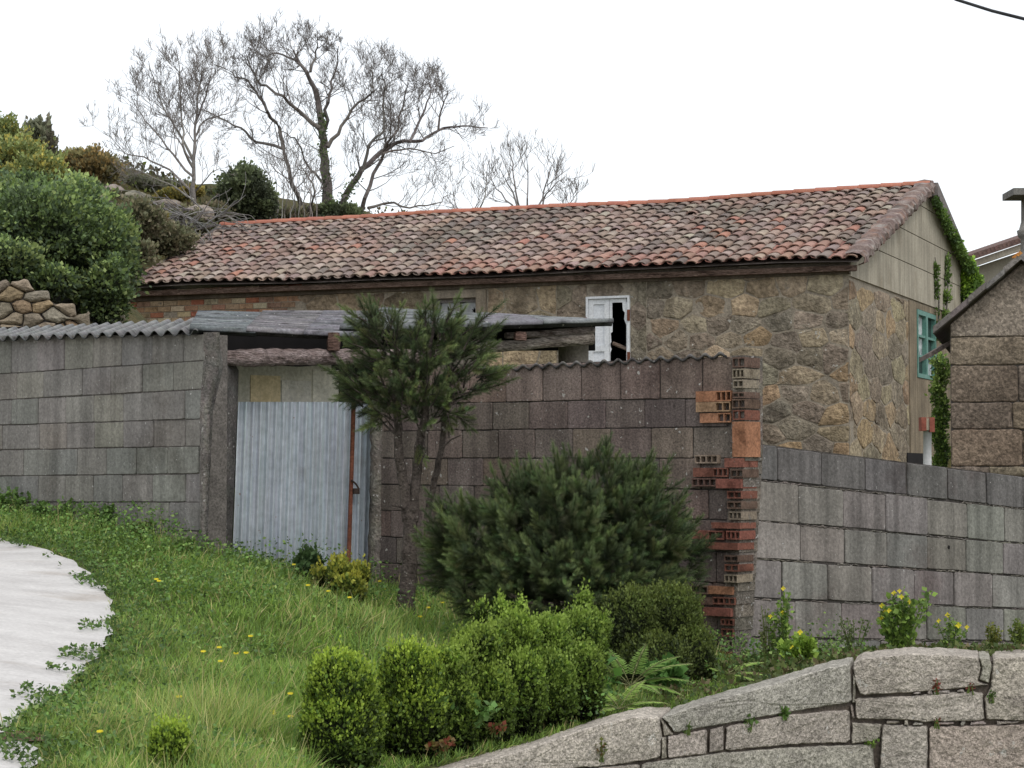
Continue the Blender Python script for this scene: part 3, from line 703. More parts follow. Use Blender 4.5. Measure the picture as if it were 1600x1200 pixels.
jag = [(md-.005, d-.10), (md-.05, d-.10), (md-.055, d-.55), (md-.025, d-.57), (md-.035, d-.7), (md-.012, d-.75), (md-.04, d-.82), (md+.0, d-.9), (md-.003, d-1.25)]
vs = [WH.m(x, z, .009) for x, z in jag]; rl.add(vs, [tuple(range(len(jag)))])
jag2 = [(a+.065, d-.10), (a+.13, d-.10), (a+.12, d-.22), (a+.09, d-.26), (a+.10, d-.36), (a+.065, d-.45)]
rl.add([WH.m(x, z, .007) for x, z in jag2], [tuple(range(len(jag2)))])
r_o = rl.build('shutter_leaf', M['white_paint'], house); r_o['label'] = 'broken white shutter leaf with its panel torn out'
bar = MB(); bar.tube([WH.m(md-.02, d-.72, -.1), WH.m(a+.08, d-.82, -.1)], [.03, .03], 6, (1, .9, .8)); bar.build('cross_bar', M['log'], house)
for (x, z) in ((a+.01, d-.30), (a+.01, d-.95), (b-.005, d-.40)):
    hg = MB(); WH.box(hg, x-.022, x+.022, z-.09, z+.08, .05, .068); hg.build('hinge', M['rust'], house)
# gable wall
G1 = Vector((H0.x+.39*11.2/math.hypot(.39, .92), H0.y+.92*11.2/math.hypot(.39, .92), 0))
WGa = Wall(H0, G1); GL = 11.2
if WGa.n.x < 0: WGa.n = -WGa.n
APS = WGa.at(1450, 300)[0]; APZ = WGa.at(1450, 297)[1]
zG0 = WGa.at(1330, 412)[1]
def gtop(s): return zG0+(APZ-zG0)*(1-abs(s-APS)/APS) if s <= 2*APS else zG0
gb = MB()
# green window opening
gw = [WGa.at(1431, 540)[0], WGa.at(1460, 540)[0], WGa.at(1445, 592)[1], WGa.at(1445, 488)[1]]
hole = [WGa.at(1415, 715)[0], WGa.at(1444, 715)[0], WGa.at(1430, 735)[1], WGa.at(1430, 708)[1]]
zj = 4.5
ss = sorted([0, gw[0], gw[1], GL, APS, hole[0]]); ss = [s for i, s in enumerate(ss) if i == 0 or s-ss[i-1] > 1e-3]
for a_, b_ in zip(ss[:-1], ss[1:]):
    def quad(zb0, f0=None, zt0=None):
        ta, tb = (gtop(a_), gtop(b_)) if zt0 is None else (zt0, zt0)
        gb.add([WGa.m(a_, zb0, 0), WGa.m(b_, zb0, 0), WGa.m(b_, tb, 0), WGa.m(a_, ta, 0)], [(0, 1, 2, 3)])
    m_ = (a_+b_)/2
    if gw[0]-.001 < m_ < gw[1]+.001: quad(hz-.5, zt0=gw[2]); quad(gw[3])
    else: quad(hz-.5)
for (a_, b_) in ((0, 0),): pass
gb.add([WGa.m(gw[0], gw[2], 0), WGa.m(gw[1], gw[2], 0), WGa.m(gw[1], gw[2], -.3), WGa.m(gw[0], gw[2], -.3), WGa.m(gw[0], gw[3], 0), WGa.m(gw[1], gw[3], 0), WGa.m(gw[1], gw[3], -.3), WGa.m(gw[0], gw[3], -.3)], [(0, 1, 2, 3), (4, 7, 6, 5), (0, 3, 7, 4), (1, 5, 6, 2)])
gb.build('gable_wall', M['rub_joint'], house)
gs = MB()
def gm(x, z, o=0): return WGa.m(x, z, o)
rub(0, 4.1, hz, zj-.05, .92, .36, [(1.05, 1.0, .9), (.95, .91, .84), (1.2, 1.12, .96), (1.1, .95, .76), (.88, .86, .84), (1.2, 1.04, .8)], 31, gs, gm, bulge=.02, gap=.02, jit=.3)
gs.build('rubble_masonry', M['rubble'], house)
gc = MB()
# smooth cement upper gable in lifts + plastered area near the window
lifts = [zj, 5.07, 5.6, 6.15, 7.2]
for i, (za, zb2) in enumerate(zip(lifts[:-1], lifts[1:])):
    # polygon of gable between za and zb2
    def s_at(z): # left and right s of roof line
        if z <= zG0: return 0, 2*APS
        t = (z-zG0)/(APZ-zG0); return APS*t, 2*APS-APS*t
    zb3 = min(zb2-.012, APZ-.01)
    if zb3 <= za: continue
    l0, r0_ = s_at(za); l1, r1_ = s_at(zb3)
    pts = [(l0, za), (r0_, za)]
    if za < zG0 < zb3: pts += [(2*APS, zG0)]
    pts += [(r1_, zb3), (l1, zb3)]
    if za < zG0 < zb3: pts += [(0, zG0)]
    vs = [gm(x, z, .03+.004*i) for x, z in pts]+[gm(x, z, -.01) for x, z in pts]; n = len(pts)
    gc.add(vs, [tuple(range(n))]+[(k, (k+1) % n, n+(k+1) % n, n+k) for k in range(n)], (1, 1, .98))
gc.build('gable_render', M['cement'], house)
g2 = MB()
for (x0, x1, z0, z1, cc) in ((4.12, gw[0]-.01, hz, zj-.03, 1), (gw[1]+.01, 10.8, hz, zj-.03, 1), (gw[0], gw[1], gw[3]+.01, zj-.03, .95), (gw[0], gw[1], hz, gw[2]-.01, 1.05)):
    g2.box(gm(x0, z0, -.01), WGa.d*(x1-x0), WGa.n*.03, Vector((0, 0, z1-z0)), (1.15*cc, 1.05*cc, .85*cc))
g2.build('plaster_patch', M['cement_dark'], house)
# dark hole at base
hb = MB(); hb.box(gm(hole[0], hole[2], .021), WGa.d*(hole[1]-hole[0]), WGa.n*.01, Vector((0, 0, hole[3]-hole[2]))); hb.build('wall_opening', M['void'], house)
# green window
a, b, c, d = gw; gf = MB()
def gbx(mbx, x0, x1, z0, z1, o0, o1, col=(1, 1, 1)): mbx.box(gm(x0, z0, o0), WGa.d*(x1-x0), WGa.n*(o1-o0), Vector((0, 0, z1-z0)), col)
mw = (a+b)/2
for q_ in ((a, a+.07, c, d), (b-.07, b, c, d), (a+.07, b-.07, c, c+.07), (a+.07, b-.07, d-.08, d), (mw-.07, mw+.07, c+.07, d-.08)): gbx(gf, *q_, -.08, .035)
hgt = d-c
for t in (.32, .62):
    z_ = c+hgt*t; gbx(gf, a+.07, mw-.07, z_-.02, z_+.02, -.06, .02); gbx(gf, mw+.07, b-.07, z_-.02, z_+.02, -.06, .02)
gwo = gf.build('window', M['green_paint'], house); gwo['label'] = 'narrow green painted window with lace curtains'
for k, (xa, xb) in enumerate(((a+.07, mw-.07), (mw+.07, b-.07))):
    for j, (t0, t1) in enumerate(((0, .32), (.32, .62), (.62, 1))):
        z0_ = c+hgt*t0+.02; z1_ = c+hgt*t1-.02
        light = (k == 0 and j > 0) or (k == 1 and j == 0)
        pm = MB(); gbx(pm, xa, xb, z0_, z1_, -.05, -.04); pm.build('pane', M['curtain'] if light else M['dark_glass'], gwo)
# roof
E0 = P(1340, 406, 29.7); E1 = P(199, 449, 34.6); R0 = P(1453, 293, 35.1); R1 = P(353, 354, 40.4)
nrmR = (E1-E0).cross(R0-E0).normalized()
if nrmR.z < 0: nrmR = -nrmR
eL = (E1-E0).length; sLn = (R0-E0).length
def roofp(u, v, h=0): # u 0 near corner ..1 left end, v 0 eave..1 ridge
    p = lerp(lerp(E0, E1, u), lerp(R0, R1, u), v)
    w = .035*mnoise.noise(Vector((u*6, v*2.5, 3)))+.02*math.sin(u*9+v*2)-.03*math.sin(math.pi*u)*v
    return p+nrmR*(h+w)
NT = 62; NR = 15
tl_ = MB()
TC = [(.27, .205, .175), (.29, .225, .19), (.25, .195, .172), (.30, .212, .178), (.275, .215, .19), (.235, .185, .168), (.31, .25, .21), (.32, .265, .225), (.275, .19, .16), (.26, .21, .19)]
for i in range(NT):
    for j in range(NR):
        uc = (i+.5)/NT; v0 = j/NR-.004; v1 = (j+1.12)/NR
        if j == NR-1: v1 = 1.0
        jx = random.uniform(-.10, .10)/NT; skew = random.uniform(-.06, .06)/NT
        pn_ = mnoise.noise(Vector((uc*9, j*.22, 1.5)))+.6*mnoise.noise(Vector((uc*22, j*.5, 7))); base = tuple(c_*(1+.27*pn_) for c_ in pick(TC, .09))
        if pn_ < -.32: base = (base[0]*.85, base[1]*.92, base[2]*.92)
        if random.random() < .035: base = vary((.36, .185, .14), .1)
        if random.random() < .05: base = vary((.38, .335, .29), .1)
        if j < 3 and i < 34 and random.random() < .5: base = vary((.33, .205, .165), .12)
        pw = 1/NT; seg = 7
        hl = random.uniform(-.004, .008); lift = .036+hl
        dv = random.uniform(-.010, .010); 
        if random.random() < .04: dv += random.uniform(-.03, .03); skew *= 4; lift += .015
        ringo = []
        for (v, wd, ht, lf_) in ((v0+dv, .45*pw, .050, lift), ((v0+v1)/2+dv, .43*pw, .048, lift*.62), (v1+dv*.4, .39*pw, .044, .010)):
            v = min(max(v, -.012), 1.005)
            for k in range(seg+1):
                a_ = math.pi*k/seg
                ringo.append(roofp(uc+jx+skew*v*NR*0+wd*math.cos(a_)+skew*(v-v0)*NR, v, lf_+ht*math.sin(a_)))
        inn = []
        v = max(v0+dv, -.012)
        for k in range(seg+1):
            a_ = math.pi*k/seg
            inn.append(roofp(uc+jx+.37*pw*math.cos(a_), v+.001, lift-.004+.036*math.sin(a_)))
        q = seg+1; fs = []
        for r in range(2):
            for k in range(seg): fs.append((r*q+k, r*q+k+1, (r+1)*q+k+1, (r+1)*q+k))
        for k in range(seg): fs.append((k, 3*q+k, 3*q+k+1, k+1))
        cols = [base]*(2*q)+[tuple(c*.85 for c in base)]*q+[tuple(c*.7 for c in base)]*q
        tl_.add(ringo+inn, fs, cols)
        # channel tile between covers
        uc2 = (i+1.0)/NT; b2 = tuple(c*.92 for c in pick(TC, .16)); ch_ = []
        if j < 3 and i < 34: b2 = tuple(c*.85 for c in vary((.30, .15, .12), .15))
        for (v, lf_) in ((v0+random.uniform(-.004, .004), .036), (v1, .016)):
            v = max(v, -.016)
            for k in range(6):
                a_ = math.pi*k/5
                ch_.append(roofp(uc2+.40*pw*math.cos(a_), v, lf_+.034-.036*math.sin(a_)))
            if v == ch_ and 0: pass
        for k in range(6):
            a_ = math.pi*k/5; ch_.append(roofp(uc2+.37*pw*math.cos(a_), max(v0, -.016), .045-.014+.034-.036*math.sin(a_)))
        tl_.add(ch_, [(k, k+1, 7+k, 6+k) for k in range(5)]+[(k, 12+k, 13+k, k+1) for k in range(5)], [b2]*18)
roof = tl_.build('roof', M['tile'], house)
# under-roof deck, back slope, eave board
dk = MB()
gu = 20
vs = [roofp(i/gu, j/6, -.03) for i in range(gu+1) for j in range(7)]
dk.add(vs, [(i*7+j, (i+1)*7+j, (i+1)*7+j+1, i*7+j+1) for i in range(gu) for j in range(6)], (.25, .22, .2))
R0b = P(1453, 293, 35.1); back0 = WGa.m(2*APS+.2, zG0-.05, .25); back1 = back0+(R1-R0)
dk.add([R0, R1, back1, back0], [(0, 1, 2, 3)], (.5, .42, .4))
dk.build('roof_deck', M['tile'], house)
ev = MB(); e0 = E0-nrmR*.05; e1 = E1-nrmR*.05
ev.box(e0+Vector((0, .06, -.10)), (e1-e0), Vector((0, .12, 0)), Vector((0, 0, .08)), (.5, .4, .35)); ev.build('eave_board', M['log'], house)
# ridge tiles
rt = MB(); NRg = 36
for i in range(NRg):
    u0 = i/NRg-.002; u1 = (i+1)/NRg+.004
    pr = []; c = vary((1, 1, 1), .12)
    for (u, rr, hh) in ((u0, .155, .0), (u1, .175, .014)):
        ce = roofp(u, 1.0, .03); ax = (R1-R0).normalized(); sd = Vector((ax.y, -ax.x, 0)).normalized()
        for k in range(9):
            a_ = math.pi*k/8; pr.append(ce+sd*(rr*math.cos(a_))+Vector((0, 0, hh-.02+.085*math.sin(a_))))
    for k in range(9):
        a_ = math.pi*k/8; pr.append(ce+sd*(.15*math.cos(a_))+Vector((0, 0, hh-.03+.07*math.sin(a_))))
    rt.add(pr, [(k, k+1, 10+k, 9+k) for k in range(8)]+[(9+k, 10+k, 19+k, 18+k) for k in range(8)], [c]*18+[tuple(x*.5 for x in c)]*9)
rt.build('ridge_tiles', M['ridge'], house)
# verge: rough mortar and stone bands along the rake, both sides
vg = MB(); n = 120; vs = []
for i in range(n+1):
    t = i/n; c_ = roofp(0, t, 0); 
    out = WGa.n
    for (o, h) in ((-.25, .10), (-.10, .13), (.06, .11), (.12, .02), (.11, -.09), (.0, -.13)):
        vs.append(c_+out*(o*.8+random.uniform(-.02, .02))+nrmR*(h*.8+random.uniform(-.012, .012)+.018*(1 if (t*15) % 1 < .5 else -1)))
vg.add(vs, [(i*6+k, i*6+k+1, (i+1)*6+k+1, (i+1)*6+k) for i in range(n) for k in range(5)], [random.choice([(.22, .175, .16), (.17, .13, .12), (.27, .235, .22), (.19, .15, .145), (.24, .16, .13)]) if random.random() < .93 else (.36, .34, .32) for _ in vs])
vg.build('verge', M['tile'], house)
v2 = MB(); a0 = R0+WGa.n*.14+Vector((0, 0, .08)); a1 = back0+WGa.n*.0+Vector((0, 0, .02)); a1 = WGa.m(2*APS+.3, zG0-.12, .14)
dv_ = a1-a0; v2.box(a0, dv_, -WGa.n*.3, Vector((0, 0, -.22)), (1, 1, 1)); v2.build('verge_slab', M['slab_stone'], house)
# ------------------------------------------------------------------ STONE OUTBUILDING at right
B0 = P(1486, 700, 22.0); B1 = P(1760, 700, 21.6)
ob = thing('outbuilding', 'granite block outbuilding with a stone slab roof at the right edge', 'building', (B0.x, B0.y, 1.0))
WO = Wall(B0, B1)
om = MB(); oj = MB()
rows = [745, 729, 671, 629, 571, 527]; 
rz = [.8, 1.3]+[WO.at(1500, y)[1] for y in rows]
rg = random.Random(5)
def slope_z(s): # underside of roof
    px0 = WO.at(1470, 519); px1 = WO.at(1600, 408)
    return px0[1]+(s-px0[0])*(px1[1]-px0[1])/(px1[0]-px0[0])
s_ap = WO.at(1620, 500)[0]
def roofz(s): return slope_z(s) if s < s_ap else slope_z(2*s_ap-s)
oj.add([WO.m(0, .6), WO.m(WO.len, .6), WO.m(WO.len, roofz(WO.len)), WO.m(s_ap, roofz(s_ap)), WO.m(0, roofz(0))], [(0, 1, 2, 3, 4)])
oj.box(WO.m(0, .6, -.001), Vector((1.05, 4, 0)), -WO.n*.02, Vector((0, 0, roofz(0)-.65)))
oj.build('wall', M['joint_dark'], ob)
for i in range(len(rz)-1):
    x = -.001; 
    while x < WO.len-.01:
        w = rg.uniform(.38, .95); w = min(w, WO.len-x)
        za, zb3 = rz[i], rz[i+1]
        stone(om, [(x, za), (x+w, za), (x+w, zb3), (x, zb3)], WO.m, .006, .02, .012, pick([(1, 1, 1), (1.1, 1.05, .95), (.85, .8, .78), (.95, .88, .78)], .1), rnd=.05, step=.06, wob=.005, nd=.012, rings=(.7, .4), back=.02, ns=7, bevel=.012)
        x += w
# gable triangle: one rendered granite face
za = rz[-1]
pts = [(0, za), (WO.len, za), (WO.len, roofz(WO.len)), (s_ap, roofz(s_ap)), (0, roofz(0))]
stone(om, pts, WO.m, .008, .02, .0, (1.25, 1.25, 1.28), rnd=0, step=.08, wob=.003, nd=.006, rings=(.7,), bevel=.01)
om.build('ashlar_masonry', M['ashlar'], ob)
rs = MB()
a0 = hit(1458, 520, WO.m(0, 0, .18), WO.n); a1 = hit(1596, 405, WO.m(0, 0, .18), WO.n); a2 = a1+Vector((a1.x-a0.x, 0, -(a1.z-a0.z)))
bkv = Vector((1.0, 3.8, 0))
def slabrow(a, b, nseg):
    for k in range(nseg):
        p, q_ = lerp(a, b, k/nseg), lerp(a, b, (k+1.02)/nseg)
        tz = random.uniform(.06, .08)
        rs.box(p+Vector((0, random.uniform(-.02, .02), random.uniform(-.008, .008))), q_-p, bkv, Vector((0, 0, tz)), vary((1, 1, 1), .1))
slabrow(a0, a1, 5); slabrow(a1, a2, 5)
rs.build('roof', M['slab_stone'], ob)
cs = MB(); b0 = P(1456, 557, 22.3); b1 = P(1489, 537, 22.3)
cs.box(b0, b1-b0+Vector((.02, 0, .01)), Vector((.1, 1.2, 0)), Vector((0, 0, .05)), (.9, .8, .75)); cs.build('eave_slab', M['slab_stone'], ob)
lc = MB(); p = P(1594, 404, 21.5)
vs = []
for k in range(40):
    q_ = lerp(a0, a1, random.uniform(.93, .995))+Vector((0, random.uniform(0, .1), .075)); r = random.uniform(.01, .03)
    lc.add([q_+Vector((r, 0, 0)), q_+Vector((0, -.004, r*.8)), q_-Vector((r, 0, 0)), q_-Vector((0, -.002, r*.8))], [(0, 1, 2, 3)], (.62, .28, .08))
lc.build('lichen', M['brick'], ob)
# house behind at the far right
fh = thing('far_house', 'rendered house with dark red tiled roof edge beyond the outbuilding', 'house', P(1580, 640, 46))
f1 = MB(); a = P(1512, 640, 46); 
f1.box(P(1513, 640, 46), P(1760, 640, 45)-P(1513, 640, 46), Vector((1, 6, 0)), Vector((0, 0, 2.2)))
z0 = P(1513, 640, 46).z
vs = [P(1520, 450, 46), P(1760, 450, 45), P(1760, 340, 45), P(1600, 392, 45.7), P(1520, 419, 46)]
f1.add([v+Vector((0, -.01, 0)) for v in vs]+[Vector((v.x, v.y, z0)) for v in vs[:2]], [(0, 1, 2, 3, 4), (5, 6, 1, 0)])
f1.build('wall', M['render_beige'], fh)
f2 = MB(); a = P(1514, 419, 45.6); b = P(1700, 355, 45.0)
f2.box(a, b-a, Vector((0, .6, 0)), Vector((0, 0, .14)), (1, 1, 1)); f2.build('fascia', M['cement'], fh)
f3 = MB(); a = a+Vector((-.05, -.08, .14)); b = b+Vector((0, -.08, .14))
f3.box(a, b-a, Vector((0, 4, .2)), Vector((0, 0, .1)), (.14, .095, .085))
for k in range(30):
    p = lerp(a, b, (k+.5)/30)+Vector((0, 0, .08)); f3.tube([p, p+Vector((0, 4, .2))], [.06, .06], 8, vary((.15, .10, .09), .15))
f3.build('roof', M['tile'], fh)
# stone finial and slab top at the right edge
fi = thing('finial', 'grey stone post with a collar rising beside the roof, right edge', 'finial', P(1604, 405, 24))
f4 = MB(); b = P(1604, 410, 24); pp = [b, P(1604, 388, 24), P(1604, 373, 24), P(1604, 370, 24), P(1604, 361, 24), P(1604, 359, 24), P(1604, 340, 24)]
f4.tube(pp, [.085, .07, .07, .10, .115, .09, .05], 14); f4.build('post', M['block_grey'], fi, True)
fi2 = thing('chimney', 'pale chimney with slab cap at the far right edge', 'chimney', P(1625, 400, 26))
f5 = MB(); a = P(1606, 420, 26); f5.box(a, Vector((.35, 0, 0)), Vector((0, .35, 0)), P(1606, 306, 26)-a); f5.build('stack', M['block_grey'], fi2)
f6 = MB(); a = P(1584, 304, 25.8); f6.box(a, Vector((.75, 0, 0)), Vector((0, .6, 0)), Vector((0, 0, .085))); f6.build('cap_slab', M['block_grey'], fi2)
# white pipe with a red clay head
pt = thing('vent_pipe', 'white pipe with a red clay head standing behind the grey wall', 'pipe', P(1449, 745, 17.5))
a = MB(); a.tube([P(1449, 760, 17.5), P(1449, 672, 17.5)], [.036, .036], 12); a.build('pipe', M['pvc'], pt, True)
a = MB(); q_ = P(1439, 675, 17.45)
a.box(P(1440, 673, 17.42), Vector((.042, 0, 0)), Vector((0, .12, 0)), Vector((0, 0, .115))); a.box(P(1453, 675, 17.42), Vector((.042, 0, 0)), Vector((0, .12, 0)), Vector((0, 0, .125)))
a.build('clay_head', M['red_clay'], pt)
a = MB(); a.box(P(1447.7, 672, 17.44), Vector((.028, 0, 0)), Vector((0, .1, 0)), Vector((0, 0, .1)), (.9, .8, .6)); a.build('head_core', M['pvc'], pt)
# power cable
cb_ = MB(); pts = [P(900, -420, 20), P(1400, -60, 16), P(1493, -1, 15), P(1550, 17, 14.6), P(1602, 30, 14.2), P(1800, 68, 12.5), P(2300, 110, 10)]
cb_.tube(pts, [.012]*7, 6); co = cb_.build('power_cable', M['cable']); tag(co, 'thin black overhead cable crossing the top right corner of the sky', 'cable')
# ------------------------------------------------------------------ RETAINING WALL of granite blocks
rw2 = thing('retaining_wall', 'low retaining wall of big pinkish granite blocks in the foreground', 'wall', P(1300, 1300, 11.3))
def wmap(px, py, o):
    p = P(px, py, Dw(px)); return p+Vector((-.22, -1, 0)).normalized()*o
gr = MB()
# polygons in survey pixels along the face
ST = [([(600, 1232), (700, 1203), (820, 1170), (933, 1131), (985, 1119), (1031, 1119), (1034, 1150), (1032, 1184), (962, 1195), (900, 1200), (800, 1215), (700, 1240)], 1.05),
      ([(1032, 1119), (1100, 1098), (1200, 1070), (1290, 1043), (1327, 1036), (1331, 1060), (1331, 1097), (1250, 1110), (1150, 1128), (1054, 1145), (1044, 1130)], 1.0),
      ([(1333, 1035), (1345, 1028), (1420, 1020), (1490, 1022), (1530, 1026), (1533, 1045), (1528, 1064), (1545, 1070), (1480, 1078), (1420, 1082), (1345, 1086), (1334, 1060)], 1.0),
      ([(1529, 1026), (1546, 1027), (1551, 1040), (1545, 1068), (1530, 1062), (1534, 1045)], .9),
      ([(1552, 1027), (1600, 1024), (1660, 1026), (1660, 1125), (1600, 1126), (1541, 1125), (1538, 1092), (1548, 1070)], .93),
      ([(1662, 1027), (1800, 1030), (1800, 1135), (1662, 1128)], .95), ([(1802, 1031), (1990, 1034), (1988, 1136), (1802, 1136)], 1.0), ([(1802, 1138), (1900, 1140), (1990, 1140), (1990, 1235), (1802, 1235)], .95),
      ([(1336, 1090), (1420, 1087), (1500, 1080), (1536, 1081), (1538, 1126), (1450, 1128), (1400, 1124), (1337, 1124)], .98),
      ([(1043, 1150), (1105, 1139), (1104, 1178), (1044, 1184)], .95),
      ([(1109, 1140), (1130, 1134), (1131, 1172), (1108, 1176)], .9),
      ([(1134, 1134), (1230, 1117), (1328, 1107), (1329, 1160), (1240, 1163), (1133, 1173)], .95),
      ([(1331, 1128), (1378, 1131), (1376, 1150), (1366, 1159), (1330, 1162)], .92),
      ([(1378, 1131), (1450, 1134), (1449, 1230), (1372, 1230)], 1.02), ([(1452, 1134), (1540, 1133), (1610, 1130), (1612, 1235), (1450, 1232)], .93), ([(1614, 1134), (1800, 1138), (1800, 1235), (1614, 1235)], .95),
      ([(1002, 1192), (1130, 1175), (1250, 1166), (1330, 1163), (1364, 1162), (1370, 1230), (1002, 1236)], .88),
      ([(880, 1203), (1000, 1193), (1000, 1240), (880, 1240)], .9), ([(1333, 1052), (1331, 1098), (1336, 1098), (1338, 1060)], .8),
      ([(1332, 1100), (1336, 1122), (1331, 1124), (1328, 1103)], .8), ([(1033, 1122), (1042, 1133), (1052, 1147), (1038, 1150)], .85), ([(1034, 1152), (1041, 1151), (1042, 1184), (1033, 1186)], .85)]
for (x, y, w_, h_) in ((1382, 1125, 24, 7), (1411, 1124, 9, 9), (1424, 1127, 20, 7), (1462, 1127, 30, 6), (1500, 1126, 9, 8), (1518, 1126, 24, 7), (1426, 1079, 14, 6), (1449, 1077, 9, 8), (1462, 1078, 24, 6), (1496, 1076, 12, 6), (1560, 1125, 34, 7)):
    ST.append(([(x+random.uniform(-2, 2), y+h_*.5), (x+w_*random.uniform(.1, .4), y), (x+w_*random.uniform(.7, .95), y+random.uniform(-1, 2)), (x+w_, y+h_*random.uniform(.4, .9)), (x+w_*.6, y+h_), (x+w_*.1, y+h_*.95)], .85))
for pl, tn in ST:
    big = len(pl) > 6
    stone(gr, pl, wmap, 1.0 if len(pl) > 4 or (pl[1][0]-pl[0][0]) > 25 else .5, .03, .008 if big else .004, vary((tn, tn*.985, tn*.965), .05), rnd=.04 if len(pl) < 6 else .07, step=6, wob=.8 if (max(p[0] for p in pl)-min(p[0] for p in pl)) > 30 else .35, nd=.010, ns=.05, back=.42, rings=(.9, .7, .4), bevel=1.8)
gr.build('granite_blocks', M['granite'], rw2)
cr = MB(); vs = []; xs_ = list(range(560, 2000, 20))
for x in xs_:
    ytop = interp(x, [600, 710, 933, 1031, 1327, 1345, 1400, 1800], [1250, 1215, 1145, 1130, 1048, 1040, 1032, 1036])
    vs += [wmap(x, ytop, -.008), wmap(x, 1400, -.008), wmap(x, ytop, -.35)]
cr.add(vs, [(i*3, i*3+1, i*3+4, i*3+3) for i in range(len(xs_)-1)]+[(i*3, i*3+3, i*3+5, i*3+2) for i in range(len(xs_)-1)], (1.3, 1.2, 1.1)); cr.build('earth_core', M['joint_dark'], rw2)
# ------------------------------------------------------------------ DRY STONE WALL at left
dw = thing('dry_stone_wall', 'rough dry stone wall under the bushes at the left', 'wall', P(60, 520, 21.5))
WD_ = Wall(P(-160, 500, 21.5), P(140, 500, 21.8))
dm = MB(); dj = MB()
zb_ = WD_.at(60, 560)[1]; zt2 = WD_.at(0, 432)[1]; zt3 = WD_.at(105, 455)[1]; sE = WD_.at(130, 500)[0]
def dtop(s): px = px_of(WD_.m(s, 3.2))[0]; return WD_.at(px, interp(px, [-160, 0, 60, 100, 125, 140], [425, 433, 438, 458, 480, 520]))[1]
for p in cells(0, WD_.len, zb_, zt2+.1, .23, .115, .46, 78, mask=lambda x, z: z < dtop(x)-.04):
    stone(dm, p, WD_.m, .010, .03, .03, pick([(1, 1, 1), (1.1, 1.05, .98), (.9, .88, .85), (1.1, .95, .8), (.85, .85, .85)], .12), rnd=.11, step=.05, wob=.008, nd=.02, ns=6, back=.15, bevel=.010)
dm.build('stones', M['drystone'], dw)
n = 20; vs = [WD_.m(WD_.len*k/n, dtop(WD_.len*k/n)-.16, -.02) for k in range(n+1)]+[WD_.m(WD_.len*k/n, zb_-.5, -.02) for k in range(n+1)]
dj.add(vs, [(k, k+1, n+2+k, n+1+k) for k in range(n)]); dj.build('earth_core', M['joint_dark'], dw)
# ------------------------------------------------------------------ VEGETATION TOOLS
def bake(tv, tf, pos, rot, scl, col, tcol=None):
    """tv (k,3) template, rot (N,3,3), scl (N,) or (N,3)"""
    N_ = len(pos); k = len(tv)
    scl = np.asarray(scl, dtype=float)
    if scl.ndim == 1: scl = scl[:, None]
    t = tv[None, :, :]*scl[:, None, :]
    v = np.einsum('nij,nkj->nki', rot, t)+pos[:, None, :]
    f = tf[None]+(np.arange(N_)*k)[:, None, None]
    c = np.repeat(col[:, None, :], k, 1)
    if tcol is not None: c = c*tcol[None, :, None]
    return v.reshape(-1, 3), f.reshape(-1, tf.shape[1]), c.reshape(-1, 3)
def frames(d, roll=None):
    """rotation matrices whose local y points along d"""
    d = d/np.maximum(np.linalg.norm(d, axis=1, keepdims=True), 1e-9); N_ = len(d)
    r = RNG.normal(size=(N_, 3)); x = np.cross(d, r); x /= np.maximum(np.linalg.norm(x, axis=1, keepdims=True), 1e-9)
    z = np.cross(x, d); return np.stack([x, d, z], -1)
LEAF_V = np.array([(0, 0, 0), (.34, .42, .10), (0, 1, 0), (-.34, .42, .10)]); LEAF_F = np.array([(0, 1, 2, 3)])
BLADE_V = np.array([(-.5, 0, 0), (.5, 0, 0), (.42, .5, .10), (-.42, .5, .10), (0.0, 1, .42), (0.02, 1, .42)]); BLADE_F = np.array([(0, 1, 2, 3), (3, 2, 5, 4)])
class Cloud:
    def __init__(s): s.v = []; s.f = []; s.c = []; s.n = 0
    def add(s, v, f, c): s.v.append(v); s.f.append(f+s.n); s.c.append(c); s.n += len(v)
    def build(s, name, mat, parent=None):
        return make_obj(name, np.concatenate(s.v), np.concatenate(s.f), np.concatenate(s.c), mat, parent)
def nfield(p, sc, seed=0):
    return np.array([mnoise.noise(Vector((float(a)*sc+seed, float(b)*sc, float(c)*sc))) for a, b, c in p])
FG = 2.0
